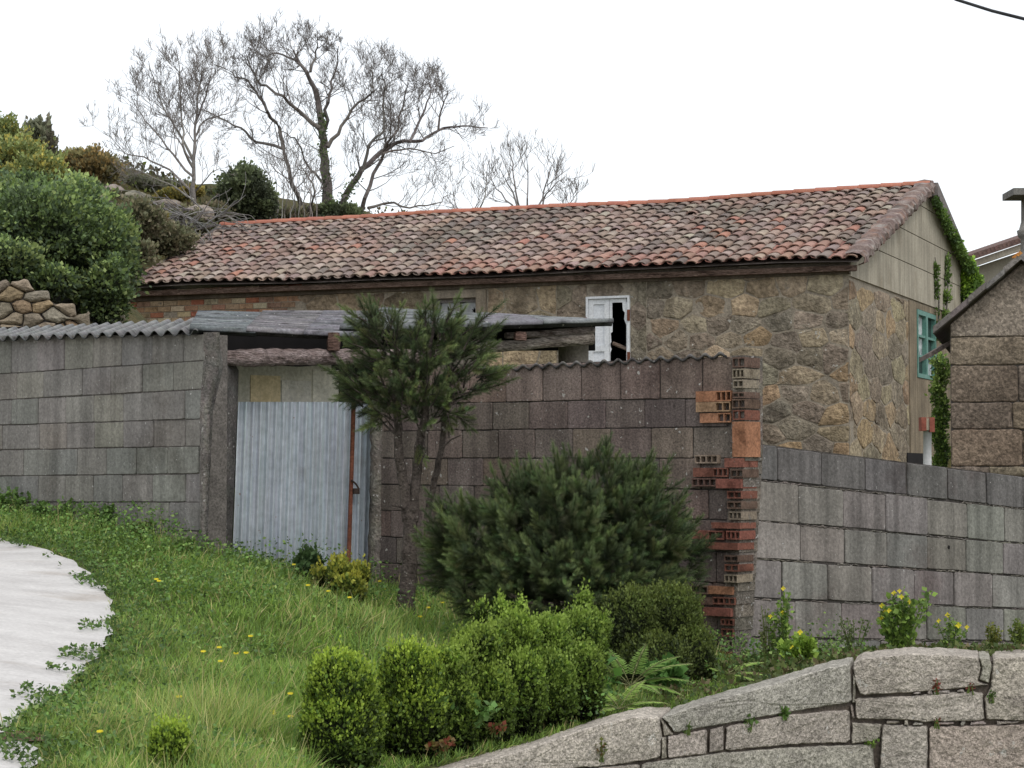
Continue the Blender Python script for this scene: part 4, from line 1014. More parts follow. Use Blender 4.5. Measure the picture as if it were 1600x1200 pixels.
def leaf_cloud(cl, centers, radii, n, size, cols, up=.35, shell=.62, lumps=.25, lsc=3.0, topbright=.5, seed=0, sq=0):
    """centers (m,3) radii (m,3) ellipsoids"""
    centers = np.array(centers, float); radii = np.array(radii, float)
    wgt = (radii[:, 0]*radii[:, 1]+radii[:, 0]*radii[:, 2]+radii[:, 1]*radii[:, 2]); wgt = wgt/wgt.sum()
    k = RNG.choice(len(centers), n, p=wgt)
    d = RNG.normal(size=(n, 3)); d /= np.linalg.norm(d, axis=1, keepdims=True)
    r = shell+(1-shell)*RNG.random(n)**.6
    sqf = 1/((np.abs(d)**sq).sum(1))**(1/sq) if sq else 1.0
    lum = nfield(d*1.0+centers[k], lsc, seed)+.55*nfield(d*1.0+centers[k], lsc*2.7, seed+31)
    if not sq: r = r*np.where(nfield(d*1.0+centers[k], lsc*4.5, seed+77) > .22, RNG.uniform(1.0, 1.22, n), 1)
    r = r*(1+lumps*lum*1.6)*sqf
    pos = centers[k]+d*radii[k]*r[:, None]
    # facing
    dirs = d*.8+RNG.normal(size=(n, 3))*.7+np.array([0, 0, up]); 
    rot = frames(dirs)
    cols = np.array(cols)
    cn = nfield(pos, lsc*.8, seed+9)
    mixv = np.clip(.5+cn*.9+RNG.normal(size=n)*.22, 0, .999)
    ci = (mixv*len(cols)).astype(int); c = cols[ci]
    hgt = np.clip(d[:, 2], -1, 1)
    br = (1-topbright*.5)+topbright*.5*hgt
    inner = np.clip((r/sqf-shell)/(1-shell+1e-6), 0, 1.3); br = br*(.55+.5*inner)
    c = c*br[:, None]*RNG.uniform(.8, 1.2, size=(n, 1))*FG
    v, f, cc = bake(LEAF_V, LEAF_F, pos, rot, size*RNG.uniform(.6, 1.3, n), c)
    cl.add(v, f, cc)
def blob(mb, c, r, col=(1, 1, 1), seg=10, nz=.18):
    vs = []; fs = []
    for i in range(seg+1):
        th = math.pi*i/seg
        for k in range(seg*2):
            ph = math.pi*k/seg; d = Vector((math.sin(th)*math.cos(ph), math.sin(th)*math.sin(ph), math.cos(th)))
            w = 1+nz*mnoise.noise(d*1.8+Vector(c))
            vs.append(Vector(c)+Vector((d.x*r[0], d.y*r[1], d.z*r[2]))*w)
    q = seg*2
    for i in range(seg):
        for k in range(q): fs.append((i*q+k, (i+1)*q+k, (i+1)*q+(k+1) % q, i*q+(k+1) % q))
    mb.add(vs, fs, col)
def bush(name, label, cat, ells, n, size, cols, group=None, base=None, stem=False, core=.62, **kw):
    """ells: list of (px,py,D,rx_px,ry_px) ellipses seen in survey"""
    cen = []; rad = []
    if ells[0][2] > 30: cols = [tuple(c*.78+h*.22 for c, h in zip(k, (.15, .15, .11))) for k in cols]  # far bushes greyed: distance haze mixed into the leaf colours
    for (px, py, D, rx, ry) in ells:
        p = P(px, py, D); s_ = D/F; cen.append(tuple(p)); rad.append((rx*s_, (rx+ry)*.5*s_, ry*s_))
    b = base or (cen[0][0], cen[0][1], gz(cen[0][0], cen[0][1]))
    t = thing(name, label, cat, b, group)
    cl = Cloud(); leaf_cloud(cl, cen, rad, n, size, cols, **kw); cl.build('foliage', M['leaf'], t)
    for c, r in zip(cen, rad): cm = MB(); blob(cm, c, tuple(x*core for x in r), nz=.25); cm.build('dark_core', M['core'], t, True)  # near-black blob added inside each lobe as shade behind the leaves
    return t
GRN = [(.055, .078, .036), (.08, .118, .042), (.12, .165, .05), (.062, .09, .045), (.17, .21, .075)]
GRND = [(.028, .042, .02), (.045, .065, .028), (.06, .085, .032), (.09, .12, .045)]
YEL = [(.09, .12, .03), (.14, .17, .035), (.10, .13, .03), (.26, .22, .03), (.17, .18, .05)]
ORA = [(.12, .09, .03), (.20, .13, .04), (.26, .17, .05), (.10, .09, .04), (.16, .14, .05)]
OLV = [(.06, .065, .03), (.09, .085, .04), (.11, .095, .05), (.07, .08, .03), (.12, .10, .06)]
# bushes on the left bank
bush('bush', 'big leafy green bush overhanging the dry stone wall', 'bush', [(60, 370, 23.5, 85, 75), (150, 400, 24, 62, 75), (165, 455, 23.5, 36, 52), (10, 340, 24, 60, 60), (110, 335, 24.5, 60, 50), (5, 410, 22.5, 55, 35), (188, 395, 25, 24, 38), (128, 300, 25, 26, 22), (35, 295, 25, 34, 24), (85, 440, 22.6, 34, 24), (180, 345, 25, 22, 18)], 48000, .056, GRN, topbright=.8, lumps=.34, lsc=2.2)
bush('bush', 'yellow-green gorse bush at the upper left on the bank', 'bush', [(20, 262, 36, 62, 42), (60, 285, 35, 45, 40), (5, 225, 38, 34, 38)], 20000, .07, YEL, topbright=.5, lumps=.35, up=.8)
bush('bush', 'dark spiky broom bush against the sky at the upper left', 'bush', [(62, 225, 40, 20, 30), (48, 240, 40, 20, 30), (72, 245, 40, 12, 22)], 6000, .11, [(.07, .08, .045), (.10, .105, .06), (.08, .07, .05)], up=1.6, lumps=.4)
bush('bush', 'rust and gold gorse bush on the hill crest left of the bare trees', 'bush', [(140, 262, 44, 42, 26), (110, 268, 44, 26, 24), (165, 270, 44, 22, 20)], 11000, .085, ORA, up=1.2, lumps=.35)
bush('bush', 'low olive scrub below the boulders beside the roof', 'bush', [(215, 345, 36, 40, 28), (250, 375, 37, 50, 24), (200, 395, 35, 40, 20), (290, 350, 40, 34, 22)], 16000, .075, OLV, lumps=.35, up=.7)
bush('bush', 'green bracken scrub left of the pale boulders', 'bush', [(95, 310, 38, 45, 22), (120, 295, 41, 32, 14)], 8000, .08, [(.10, .15, .05), (.08, .11, .04), (.14, .16, .06)], up=.9)
bush('bush', 'dull dark scrub along the crest behind the small bare tree', 'bush', [(210, 292, 46, 40, 14), (260, 300, 47, 45, 14), (320, 312, 48, 40, 12), (235, 285, 48, 20, 9)], 9000, .10, [(.06, .065, .04), (.09, .085, .05), (.075, .08, .045)], up=1.2)
bush('bush', 'gorse patch in yellow flower under the small bare tree', 'bush', [(270, 306, 42, 22, 9), (300, 300, 42, 16, 8), (235, 340, 38, 24, 10)], 5000, .075, [(.30, .24, .03), (.14, .14, .04), (.24, .19, .04)], up=.9)
bush('bush', 'dark rounded ivy bush next to the end of the ridge', 'bush', [(383, 300, 43, 34, 36), (365, 315, 43, 25, 26), (408, 318, 43, 22, 24), (385, 275, 43, 18, 14)], 14000, .085, GRND, topbright=.8, lumps=.35)
bush('bush', 'low brown thicket behind the ridge left of the tall bare tree', 'bush', [(450, 340, 45, 28, 12), (480, 335, 46, 20, 12), (330, 335, 42, 30, 14)], 6000, .09, OLV+[(.12, .09, .06)], up=.9)
bush('bush', 'dark green thicket at the foot of the tall bare tree', 'bush', [(540, 335, 46, 22, 13), (515, 332, 46, 16, 14)], 5000, .085, GRND, up=.6)
# boulders
bl = [(145, 292, 42, 15, 10, 'rounded pale boulder resting on the rocks, highest on the bank'), (172, 300, 42, 20, 11, 'pale boulder right of the highest round one'), (150, 315, 41, 24, 14, 'broad flat boulder under the round pale one'), (208, 312, 42, 26, 12, 'long low boulder in the middle of the bank'),
      (263, 322, 41, 24, 10, 'tan boulder below the small bare tree'), (312, 335, 40, 20, 14, 'grey rounded boulder near the end of the ridge'), (80, 275, 41, 22, 8, 'flat tan rock under the gorse at the upper left'), (122, 302, 42, 10, 9, 'small brown boulder left of the round pale one'), (180, 498, 24, 14, 9, 'small tan rock at the foot of the big bush')]
for (px, py, D, rx, ry, lab) in bl:
    m_ = MB(); c = P(px, py, D); s_ = D/F; blob(m_, c, (rx*s_, rx*s_*.9, ry*s_), vary((1, 1, 1), .12), 12, .5)
    tag(m_.build('boulder', M['boulder'], None, True), lab, 'boulder', 'boulders on the bank')
# ------------------------------------------------------------------ bare trees
def grow(mb, p, d, length, r, level, D=None, wig=.35, up=.15, kids=(3, 4), seg=5, minr=.006, spread=.75):
    n = max(3, seg-level if level > 1 else seg); pts = [p.copy()]; rad = [r]; q = p.copy(); dd = d.normalized()
    for i in range(n):
        dd = (dd+Vector([random.gauss(0, wig) for _ in range(3)])*.55+Vector((0, 0, up))*.5).normalized()
        q = q+dd*(length/n); pts.append(q.copy()); rad.append(max(minr, r*(1-.62*(i+1)/n)))
    mb.tube(pts, rad, 4 if r < .03 else 6, vary((1, 1, 1), .12), False)
    if level <= 0: return
    nk = random.randint(*kids)
    for k in range(nk):
        t = random.uniform(.25, 1.0); i = min(int(t*n), n-1); b = lerp(pts[i], pts[i+1], t*n-i)
        ax = (pts[i+1]-pts[i]).normalized(); sd = ax.cross(Vector([random.gauss(0, 1) for _ in range(3)])).normalized()
        nd_ = (ax*.75+sd*spread+Vector((0, 0, up))).normalized()
        grow(mb, b, nd_, length*random.uniform(.45, .72), max(minr, rad[i]*random.uniform(.45, .65)), level-1, D, wig, up, kids, seg, minr, spread)
def limb(mb, path, r0, r1, D, twigs, lev, tl, up=.2, zj_=.6, kids=(3, 4), minr=.0030, wig=.28):
    pts = [P(x, y, D+random.uniform(-zj_, zj_)) for x, y in path]
    # densify with wobble
    out = [pts[0]]
    for a_, b_ in zip(pts[:-1], pts[1:]):
        for k in (1, 2, 3): out.append(lerp(a_, b_, k/3)+Vector([random.gauss(0, .03*(b_-a_).length) for _ in range(3)])*(k < 3))
    r0 *= .72; r1 *= .6; twigs = int(twigs*1.25)
    n = len(out); rad = [lerp(r0, r1, (i/(n-1))**.8) for i in range(n)]
    mb.tube(out, rad, 7, vary((1, 1, 1), .1), True)
    for k in range(twigs):
        t = random.uniform(.22, 1); i = min(int(t*(n-1)), n-2); b = lerp(out[i], out[i+1], .5)
        ax = (out[i+1]-out[i]).normalized(); sd = ax.cross(Vector((random.gauss(0, .4), 1 if random.random() < .5 else -1, random.gauss(0, .4)))).normalized()
        grow(mb, b, ax*.7+sd*random.uniform(.5, 1)+Vector((0, 0, up)), tl*random.uniform(.6, 1.15)*(1.15-.5*t), max(minr, min(rad[i]*.38, .013)), lev, None, wig, up, kids, 5, minr)
D = 46; b = P(512, 352, D)
T1 = thing('bare_tree', 'tall leafless tree with twisted limbs and ivy on its trunk, behind the roof ridge', 'tree', b)
tm = MB()
limb(tm, [(514, 352), (512, 300), (508, 250), (503, 205), (498, 165), (493, 140), (480, 115), (468, 98), (458, 78)], .20, .03, D, 11, 3, .95, zj_=.15)
limb(tm, [(524, 345), (540, 305), (566, 263), (596, 237), (620, 223), (660, 220), (693, 200), (720, 197), (762, 200)], .12, .02, D+.3, 16, 3, .95)
limb(tm, [(560, 345), (570, 310), (596, 250), (613, 213), (630, 167), (638, 130)], .085, .02, D+.6, 13, 3, 1.0)
limb(tm, [(566, 268), (576, 227), (600, 203), (601, 143), (597, 105)], .06, .018, D-.4, 12, 3, .85)
limb(tm, [(473, 345), (470, 318), (453, 273), (443, 233), (400, 222), (377, 200), (350, 187), (313, 170)], .09, .018, D-.3, 13, 3, .9)
limb(tm, [(443, 233), (437, 200), (417, 173), (400, 143), (387, 125), (363, 113), (325, 100)], .07, .018, D+.4, 12, 3, .95)
limb(tm, [(500, 200), (467, 173), (443, 150), (407, 133), (393, 108), (385, 85)], .075, .018, D-.5, 13, 3, .95)
limb(tm, [(497, 150), (480, 112), (460, 93), (433, 83), (412, 88), (390, 75)], .06, .014, D+.2, 10, 3, .6)
limb(tm, [(485, 112), (493, 80), (497, 58)], .05, .012, D, 8, 3, .5)
limb(tm, [(508, 200), (513, 160), (517, 127), (528, 95), (529, 72)], .07, .014, D+.5, 11, 3, .6)
limb(tm, [(512, 230), (533, 197), (560, 160), (583, 143), (580, 100)], .07, .016, D-.6, 12, 3, .85)
limb(tm, [(598, 240), (640, 232), (680, 240), (710, 228)], .035, .012, D, 8, 2, .7)
limb(tm, [(640, 222), (660, 180), (672, 150), (668, 120)], .05, .014, D+.2, 10, 3, .75)
limb(tm, [(685, 203), (692, 165), (700, 140)], .04, .012, D, 8, 2, .7)
limb(tm, [(508, 290), (485, 265), (460, 215), (440, 205)], .05, .015, D+.5, 8, 2, .8)
limb(tm, [(575, 325), (600, 318), (640, 325), (680, 318), (700, 305)], .05, .014, D-.5, 12, 2, .8)
limb(tm, [(480, 345), (492, 300), (478, 270), (470, 250)], .05, .013, D-.8, 8, 2, .8)
tm.build('trunk', M['bark'], T1)
cl = Cloud(); cen = []; rad = []
for y in range(185, 350, 14): cen.append(tuple(P(interp(y, [180, 350], [505, 513])+random.uniform(-7, 7), y, D-.15))); rad.append((.10, .13, .13))
for (x, y) in ((535, 315), (545, 297), (556, 280), (527, 335)): cen.append(tuple(P(x, y, D))); rad.append((.13, .13, .2))
leaf_cloud(cl, cen, rad, 800, .065, GRND+[(.10, .15, .05)], shell=.2); cl.build('ivy', M['leaf'], T1)
D = 41; T2 = thing('bare_tree', 'smaller leafless tree fanning upward on the bank, left of the tall one', 'tree', P(303, 312, D))
tm = MB()
kw = dict(up=.25, zj_=.4, kids=(2, 4), minr=.0030, wig=.28)
limb(tm, [(303, 318), (303, 280), (304, 230), (306, 190), (311, 140), (318, 85)], .075, .012, D, 14, 3, .8, **kw)
limb(tm, [(302, 262), (285, 225), (283, 175), (281, 140), (276, 85)], .045, .01, D, 13, 3, .75, **kw)
limb(tm, [(302, 250), (278, 205), (262, 180), (243, 140), (232, 95)], .045, .01, D, 13, 3, .75, **kw)
limb(tm, [(301, 275), (270, 240), (242, 205), (222, 180), (205, 150)], .04, .01, D, 12, 3, .7, **kw)
limb(tm, [(301, 300), (265, 265), (225, 245), (195, 240), (170, 210)], .04, .009, D, 12, 3, .65, **kw)
limb(tm, [(303, 312), (270, 290), (235, 275), (205, 262)], .035, .009, D, 9, 2, .6, **kw)
limb(tm, [(304, 215), (318, 190), (345, 180), (372, 172)], .035, .009, D, 10, 2, .6, **kw)
limb(tm, [(306, 190), (322, 150), (330, 115), (334, 85)], .035, .009, D, 11, 3, .6, **kw)
limb(tm, [(304, 300), (330, 270), (345, 262)], .025, .008, D, 7, 2, .5, **kw)
tm.build('trunk', M['bark_haze'], T2)
D = 55; T3 = thing('bare_tree', 'small spindly leafless tree showing over the middle of the ridge', 'tree', P(825, 352, D)); tm = MB()
kw = dict(up=.3, zj_=.4, kids=(2, 3), minr=.0045, wig=.22)
for path in ([(828, 352), (824, 310), (825, 275), (823, 242)], [(820, 350), (803, 305), (790, 280), (780, 262)], [(822, 345), (806, 300), (801, 262), (800, 245)], [(838, 345), (850, 310), (866, 290), (884, 275)], [(836, 350), (848, 310), (858, 275), (862, 258)], [(815, 350), (800, 320), (775, 295), (765, 275)]):
    limb(tm, path, .05, .012, D, 7, 2, .9, **kw)
tm.build('trunk', M['bark_haze'], T3)
T4 = thing('bare_shrub', 'faint leafless sapling left of the spindly tree over the ridge', 'tree', P(740, 352, D)); tm = MB()
for path in ([(740, 352), (755, 315), (760, 285), (762, 262)], [(728, 352), (712, 320), (708, 285)], [(735, 352), (742, 325), (750, 310)]):
    limb(tm, path, .04, .01, D, 6, 2, .8, **kw)
tm.build('trunk', M['bark_haze'], T4)
T5 = thing('bare_shrub', 'leafless sapling just right of the spindly tree over the ridge', 'tree', P(890, 350, D)); tm = MB()
limb(tm, [(884, 345), (890, 318), (903, 300)], .03, .01, D, 8, 2, .6, **kw); limb(tm, [(886, 345), (884, 320), (886, 300)], .03, .01, D, 5, 2, .5, **kw); tm.build('trunk', M['bark_haze'], T5)
T6 = thing('bare_shrub', 'tangle of thin leafless stems between the tall tree and the ridge', 'shrub', P(450, 350, 44)); tm = MB()
for x in range(425, 500, 7): limb(tm, [(x, 350), (x+random.uniform(-5, 5), 305), (x+random.uniform(-9, 9), random.uniform(225, 275))], .022, .007, 44+random.uniform(-1, 1), 3, 1, .6, **kw)
tm.build('stems', M['bark_haze'], T6)
T7 = thing('dead_brushwood', 'heap of grey dead branches at the left end of the ridge', 'brushwood', P(300, 350, 38)); tm = MB()
for k in range(46):
    x, y = random.uniform(255, 345), random.uniform(325, 360); a_ = random.uniform(-.9, .9)
    grow(tm, P(x, y, 38.5), Vector((math.cos(a_)*random.choice([-1, 1]), -.3, math.sin(a_)*.7)), random.uniform(.4, .9), .014, 1, None, .3, .0, (2, 3), 4, .005)
tm.build('branches', M['grey_wood'], T7)
# ------------------------------------------------------------------ conifers
NS = 46
_t = np.linspace(.05, 1, NS); _a = _t*NS*2.4
sv = []; sf = []; tcol = []
for i in range(NS):
    a_, t = _a[i], _t[i]; rr = .34*(1-.35*t); dx, dz = math.cos(a_), math.sin(a_)
    b0 = np.array((0, t, 0)); tip = np.array((dx*rr, t+.22+.1*random.random(), dz*rr)); px_ = np.array((-dz, 0, dx))*.018
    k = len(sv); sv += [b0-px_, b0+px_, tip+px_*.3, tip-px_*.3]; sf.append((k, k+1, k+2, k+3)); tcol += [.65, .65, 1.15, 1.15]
SHOOT_V = np.array(sv); SHOOT_F = np.array(sf); SHOOT_C = np.array(tcol)
def shoots(cl, pos, dirs, size, col):
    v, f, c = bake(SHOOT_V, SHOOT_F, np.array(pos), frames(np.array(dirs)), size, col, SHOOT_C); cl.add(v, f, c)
CON = np.array([(.034, .047, .023), (.048, .066, .03), (.064, .088, .037), (.038, .053, .028), (.082, .108, .045)])
def plumes(cl, starts, dirs, lens, ns, bright=1.0, tint=(1, 1, 1), ssz=(.05, .085), wood=None):
    pos = []; dd = []; sz = []; col = []
    for p0, d0, ln in zip(starts, dirs, lens):
        p0 = Vector(p0); d = Vector(d0).normalized(); sd = d.cross(Vector((random.gauss(0, .5), -1, random.gauss(0, .5)))).normalized(); up_ = sd.cross(d)
        base = Vector(CON[random.randrange(5)])*random.uniform(.75, 1.2)
        bend = Vector((0, 0, random.uniform(.0, .35)))
        path = [p0]; q = p0.copy(); dk_ = d.copy()
        for k in range(ns):
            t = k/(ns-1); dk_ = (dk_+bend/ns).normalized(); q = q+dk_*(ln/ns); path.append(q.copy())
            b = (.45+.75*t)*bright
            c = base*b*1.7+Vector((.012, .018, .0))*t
            side = 1 if k % 2 else -1
            an = random.uniform(.55, .95)*(1-.25*t)
            for rr_ in (side, ):
                v = dk_*math.cos(an)+(sd*rr_*random.uniform(.6, 1)+up_*random.uniform(-.6, .7)).normalized()*math.sin(an)
                L_ = random.uniform(*ssz)*(1.25-.55*t); pos.append(tuple(q)); dd.append(tuple(v)); sz.append(L_); col.append(tuple(c[i_]*tint[i_]*random.uniform(.85, 1.15) for i_ in range(3)))
            if k % 2 == 0: pos.append(tuple(q)); dd.append(tuple(dk_)); sz.append(ln/ns*2.2+.02); col.append(tuple(c[i_]*tint[i_] for i_ in range(3)))
        pos.append(tuple(q)); dd.append(tuple(dk_)); sz.append(random.uniform(*ssz)*.9); col.append(tuple((base*1.9*bright)[i_]*tint[i_] for i_ in range(3)))
        if wood is not None: wood.tube([p0, path[len(path)//2], path[-1]], [.006, .004, .002], 4, (1, 1, 1), False)
    shoots(cl, pos, dd, np.array(sz), np.array(col))
pb = P(632, 965, 13.7)
pine = thing('young_conifer', 'slender young conifer with three bare stems and a dark needle crown', 'tree', (pb.x, pb.y, gz(pb.x, pb.y)))
tm = MB()
def stem(path, radii, D_, mb_):
    pts = [P(x, y, D_+dd) for x, y, dd in path]; out = []; rd = []
    for i in range(len(pts)-1):
        for k in range(4):
            t = k/4; out.append(lerp(pts[i], pts[i+1], t)+Vector((random.gauss(0, .004), random.gauss(0, .004), 0))); rd.append(lerp(radii[i], radii[i+1], t))
    out.append(pts[-1]); rd.append(radii[-1]); mb_.tube(out, rd, 10, (1, 1, 1), True, .05)
stem([(634, 990, 0), (634, 940, 0), (640, 880, 0), (640, 815, 0), (640, 790, 0)], [.075, .06, .052, .046, .045], 13.6, tm)
stem([(636, 815, 0), (630, 745, 0), (622, 700, 0), (620, 640, 0), (618, 570, 0), (622, 500, 0)], [.035, .033, .03, .026, .018, .008], 13.6, tm)
stem([(645, 815, 0), (650, 745, .05), (655, 700, .05), (662, 650, .05), (668, 580, 0), (680, 500, 0)], [.035, .032, .03, .026, .018, .008], 13.6, tm)
stem([(665, 815, .1), (680, 750, .15), (690, 690, .15), (700, 620, .1), (708, 560, .1)], [.022, .021, .02, .018, .008], 13.6, tm)
for (x0, y0, x1, y1) in ((626, 690, 600, 650), (640, 800, 612, 790), (652, 740, 668, 700), (620, 660, 575, 640), (690, 700, 720, 680)):
    tm.tube([P(x0, y0, 13.6), P((x0+x1)/2, (y0+y1)/2-3, 13.55), P(x1, y1, 13.5)], [.008, .006, .004], 5)
cl = Cloud(); st_ = []; di_ = []; ln_ = []
# clumps: centre px, radius px, count, outward bias from the nearest stem
for (cx_, cy_, rx_, ry_, n_c) in ((600, 540, 50, 45, 26), (618, 590, 50, 38, 24), (588, 625, 40, 34, 16), (622, 648, 38, 24, 12), (553, 600, 16, 16, 6), (672, 540, 42, 42, 22), (668, 605, 46, 42, 24), (722, 548, 38, 36, 16), (730, 600, 42, 24, 14), (665, 650, 34, 24, 10), (650, 570, 36, 36, 14), (705, 635, 26, 16, 5), (690, 515, 26, 22, 8), (580, 510, 22, 16, 6)):
    for k in range(int(n_c*1.35)):
        a_ = random.uniform(0, 2*math.pi); r = math.sqrt(random.random())*.75
        x = cx_+rx_*r*math.cos(a_); y = cy_-ry_*r*math.sin(a_); D_ = 13.6+random.uniform(-.22, .22)
        ox = (x-655)/130; 
        st_.append(P(x, y, D_)); di_.append(Vector((ox*1.1+.5*math.cos(a_)+random.gauss(0, .3), (D_-13.6)*2+random.gauss(0, .35), .45+.35*math.sin(a_)+random.gauss(0, .2)))); ln_.append(random.uniform(.08, .17))
for (a, b) in (((590, 520), (565, 488)), ((600, 505), (588, 478)), ((612, 505), (627, 482)), ((640, 525), (668, 482)), ((680, 515), (676, 478)), ((720, 525), (770, 488)), ((730, 545), (776, 520)), ((700, 520), (722, 492)), ((565, 600), (540, 580)), ((745, 590), (790, 583)), ((735, 612), (790, 604)), ((735, 565), (768, 545)), ((565, 550), (545, 530)), ((580, 525), (550, 505)), ((560, 612), (534, 622)), ((560, 590), (530, 570)), ((715, 650), (735, 668)), ((650, 690), (660, 715)), ((600, 650), (575, 665))):
    A = P(a[0], a[1], 13.6); B = P(b[0], b[1], 13.55+random.uniform(-.15, .1)); st_.append(A); di_.append(B-A); ln_.append((B-A).length)
tw_ = MB()
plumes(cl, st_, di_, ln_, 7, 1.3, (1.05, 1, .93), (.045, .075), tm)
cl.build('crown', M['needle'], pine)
for k in range(0, len(st_), 7):
    p = Vector(st_[k]); pxp = px_of(p); sx = min((620, 662, 702), key=lambda v: abs(v-pxp[0])); s0 = P(sx, min(pxp[1]+random.uniform(15, 45), 715), 13.6)
    tm.tube([s0, lerp(s0, p, .5)+Vector((0, 0, -.01)), p], [.009, .007, .005], 5, (1, 1, 1), False)
tm.build('stems', M['bark_pine'], pine)
sb = P(880, 965, 12.6)
shr = thing('conifer_bush', 'broad dark low conifer in front of the brown block wall', 'bush', (sb.x, sb.y, gz(sb.x, sb.y)))
ells = [(870, 830, 12.6, 125, 82), (775, 850, 12.6, 80, 60), (722, 830, 12.7, 38, 40), (985, 840, 12.7, 85, 80), (905, 770, 12.7, 85, 52), (1040, 880, 12.8, 48, 52), (860, 895, 12.5, 125, 50), (815, 780, 12.7, 48, 36), (705, 868, 12.7, 30, 38), (985, 770, 12.8, 48, 40), (760, 910, 12.6, 60, 34), (960, 905, 12.6, 90, 45)]
ells = [(a, b+16, c, d, e) for a, b, c, d, e in ells]
cl = Cloud(); st_ = []; di_ = []; ln_ = []
for (px, py, D_, rx, ry) in ells:
    s_ = D_/F; c = P(px, py, D_)
    for k in range(int(rx*ry/40)):
        d = Vector([random.gauss(0, 1) for _ in range(3)]).normalized()
        if d.y > .55: continue
        r = random.uniform(.5, .98)*(1+.22*mnoise.noise(d*2.3+c))
        p = c+Vector((d.x*rx*s_, d.y*(rx+ry)*.4*s_, d.z*ry*s_))*r
        dirx = (p-P(880, 930, 12.7)).normalized()
        st_.append(p); di_.append(d*.35+dirx*.8+Vector((random.gauss(0, .3), random.gauss(0, .3), .30+random.gauss(0, .2)))); ln_.append(random.uniform(.09, .20)*(.75+.3*max(d.z, 0)))
print('bush plumes', len(st_))
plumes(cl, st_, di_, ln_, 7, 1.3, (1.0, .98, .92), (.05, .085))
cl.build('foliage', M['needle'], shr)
cm = MB()
for (px, py, D_, rx, ry) in ells: s_ = D_/F; blob(cm, P(px, py, D_+.05), (rx*s_*.55, rx*s_*.45, ry*s_*.55), nz=.3)
cm.build('dark_core', M['core'], shr, True)  # near-black blobs added within the conifer for its deep shade
tm = MB(); 
for (x0, x1, y1) in ((880, 860, 880), (882, 900, 870), (880, 820, 900), (885, 960, 890)): tm.tube([P(x0, 985, 12.6), P((x0+x1)/2, 940, 12.5), P(x1, y1, 12.4)], [.03, .022, .012], 7)
tm.build('stems', M['bark_pine'], shr)
# ------------------------------------------------------------------ box hedge plants
BOX = [(.035, .055, .012), (.055, .09, .016), (.085, .14, .02), (.13, .20, .026), (.05, .085, .018)]
BOXD = [(.03, .042, .015), (.045, .06, .018), (.06, .085, .02), (.09, .12, .03)]
def box_plant(label, ells, n, cols, size=.02, tb=1.1, name='box_shrub', tips=0, tipc=(.30, .40, .05)):
    cen = []; rad = []
    for (px, py, D_, rx, ry) in ells: s_ = D_/F; cen.append(tuple(P(px, py, D_))); rad.append((rx*s_, rx*s_*.9, ry*s_))
    t = thing(name, label, 'shrub', (cen[0][0], cen[0][1], gz(cen[0][0], cen[0][1])), 'clipped box shrubs along the granite wall' if name == 'box_shrub' else None)
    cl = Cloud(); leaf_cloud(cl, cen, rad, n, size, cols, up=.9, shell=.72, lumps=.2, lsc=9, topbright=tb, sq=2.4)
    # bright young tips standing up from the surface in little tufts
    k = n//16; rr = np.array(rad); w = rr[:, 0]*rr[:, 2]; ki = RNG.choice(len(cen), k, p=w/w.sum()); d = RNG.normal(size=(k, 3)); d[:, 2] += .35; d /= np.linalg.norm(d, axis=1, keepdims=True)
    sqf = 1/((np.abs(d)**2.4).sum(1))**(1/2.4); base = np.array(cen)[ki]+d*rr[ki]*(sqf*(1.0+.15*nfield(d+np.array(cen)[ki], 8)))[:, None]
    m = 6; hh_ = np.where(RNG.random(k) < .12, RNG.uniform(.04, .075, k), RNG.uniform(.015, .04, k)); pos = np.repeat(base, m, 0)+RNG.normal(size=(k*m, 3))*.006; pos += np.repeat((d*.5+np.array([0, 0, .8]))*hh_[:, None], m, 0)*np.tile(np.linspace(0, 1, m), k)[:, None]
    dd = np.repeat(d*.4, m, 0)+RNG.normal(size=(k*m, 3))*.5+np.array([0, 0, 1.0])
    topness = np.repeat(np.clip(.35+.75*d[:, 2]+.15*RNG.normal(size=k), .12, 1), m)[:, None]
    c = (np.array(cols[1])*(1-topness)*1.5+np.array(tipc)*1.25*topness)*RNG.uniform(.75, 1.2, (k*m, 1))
    v, f, cc = bake(LEAF_V, LEAF_F, pos, frames(dd), size*RNG.uniform(.6, 1.1, k*m), c); cl.add(v, f, cc)
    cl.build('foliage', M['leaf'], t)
    for c, r in zip(cen, rad): cm = MB(); blob(cm, c, tuple(x*.8 for x in r), nz=.15); cm.build('dark_core', M['core'], t, True)  # near-black filler added so the shrub's inside reads as shade
    return t
box_plant('front box shrub, nearest and leftmost of the row, rounded with bright top', [(533, 1100, 9.3, 50, 70), (528, 1160, 9.25, 52, 70), (560, 1140, 9.4, 34, 80), (520, 1065, 9.3, 30, 30)], 21000, BOX)
box_plant('second box shrub from the left with a flat bright green top', [(640, 1075, 9.75, 46, 58), (648, 1130, 9.7, 46, 62), (615, 1115, 9.75, 26, 70), (668, 1060, 9.8, 22, 34)], 18000, BOX)
box_plant('third box shrub, narrow and duller, right of the flat-topped one', [(700, 1078, 9.9, 34, 56), (705, 1125, 9.85, 38, 60), (720, 1050, 10.0, 22, 40)], 17000, BOX, tipc=(.22, .30, .05))
box_plant('fourth box shrub, bulging, in the middle of the row', [(752, 1050, 10.15, 33, 60), (765, 1110, 10.05, 36, 60), (733, 1008, 10.3, 18, 24), (772, 1010, 10.25, 20, 28)], 15000, BOX, tipc=(.22, .30, .05))
box_plant('fifth box shrub with a tall upright tip', [(808, 1030, 10.35, 34, 62), (812, 1090, 10.2, 36, 62), (752, 968, 10.6, 7, 24), (784, 962, 10.5, 9, 20), (812, 962, 10.5, 8, 18), (795, 990, 10.4, 22, 20)], 17000, BOX, tipc=(.22, .31, .05))
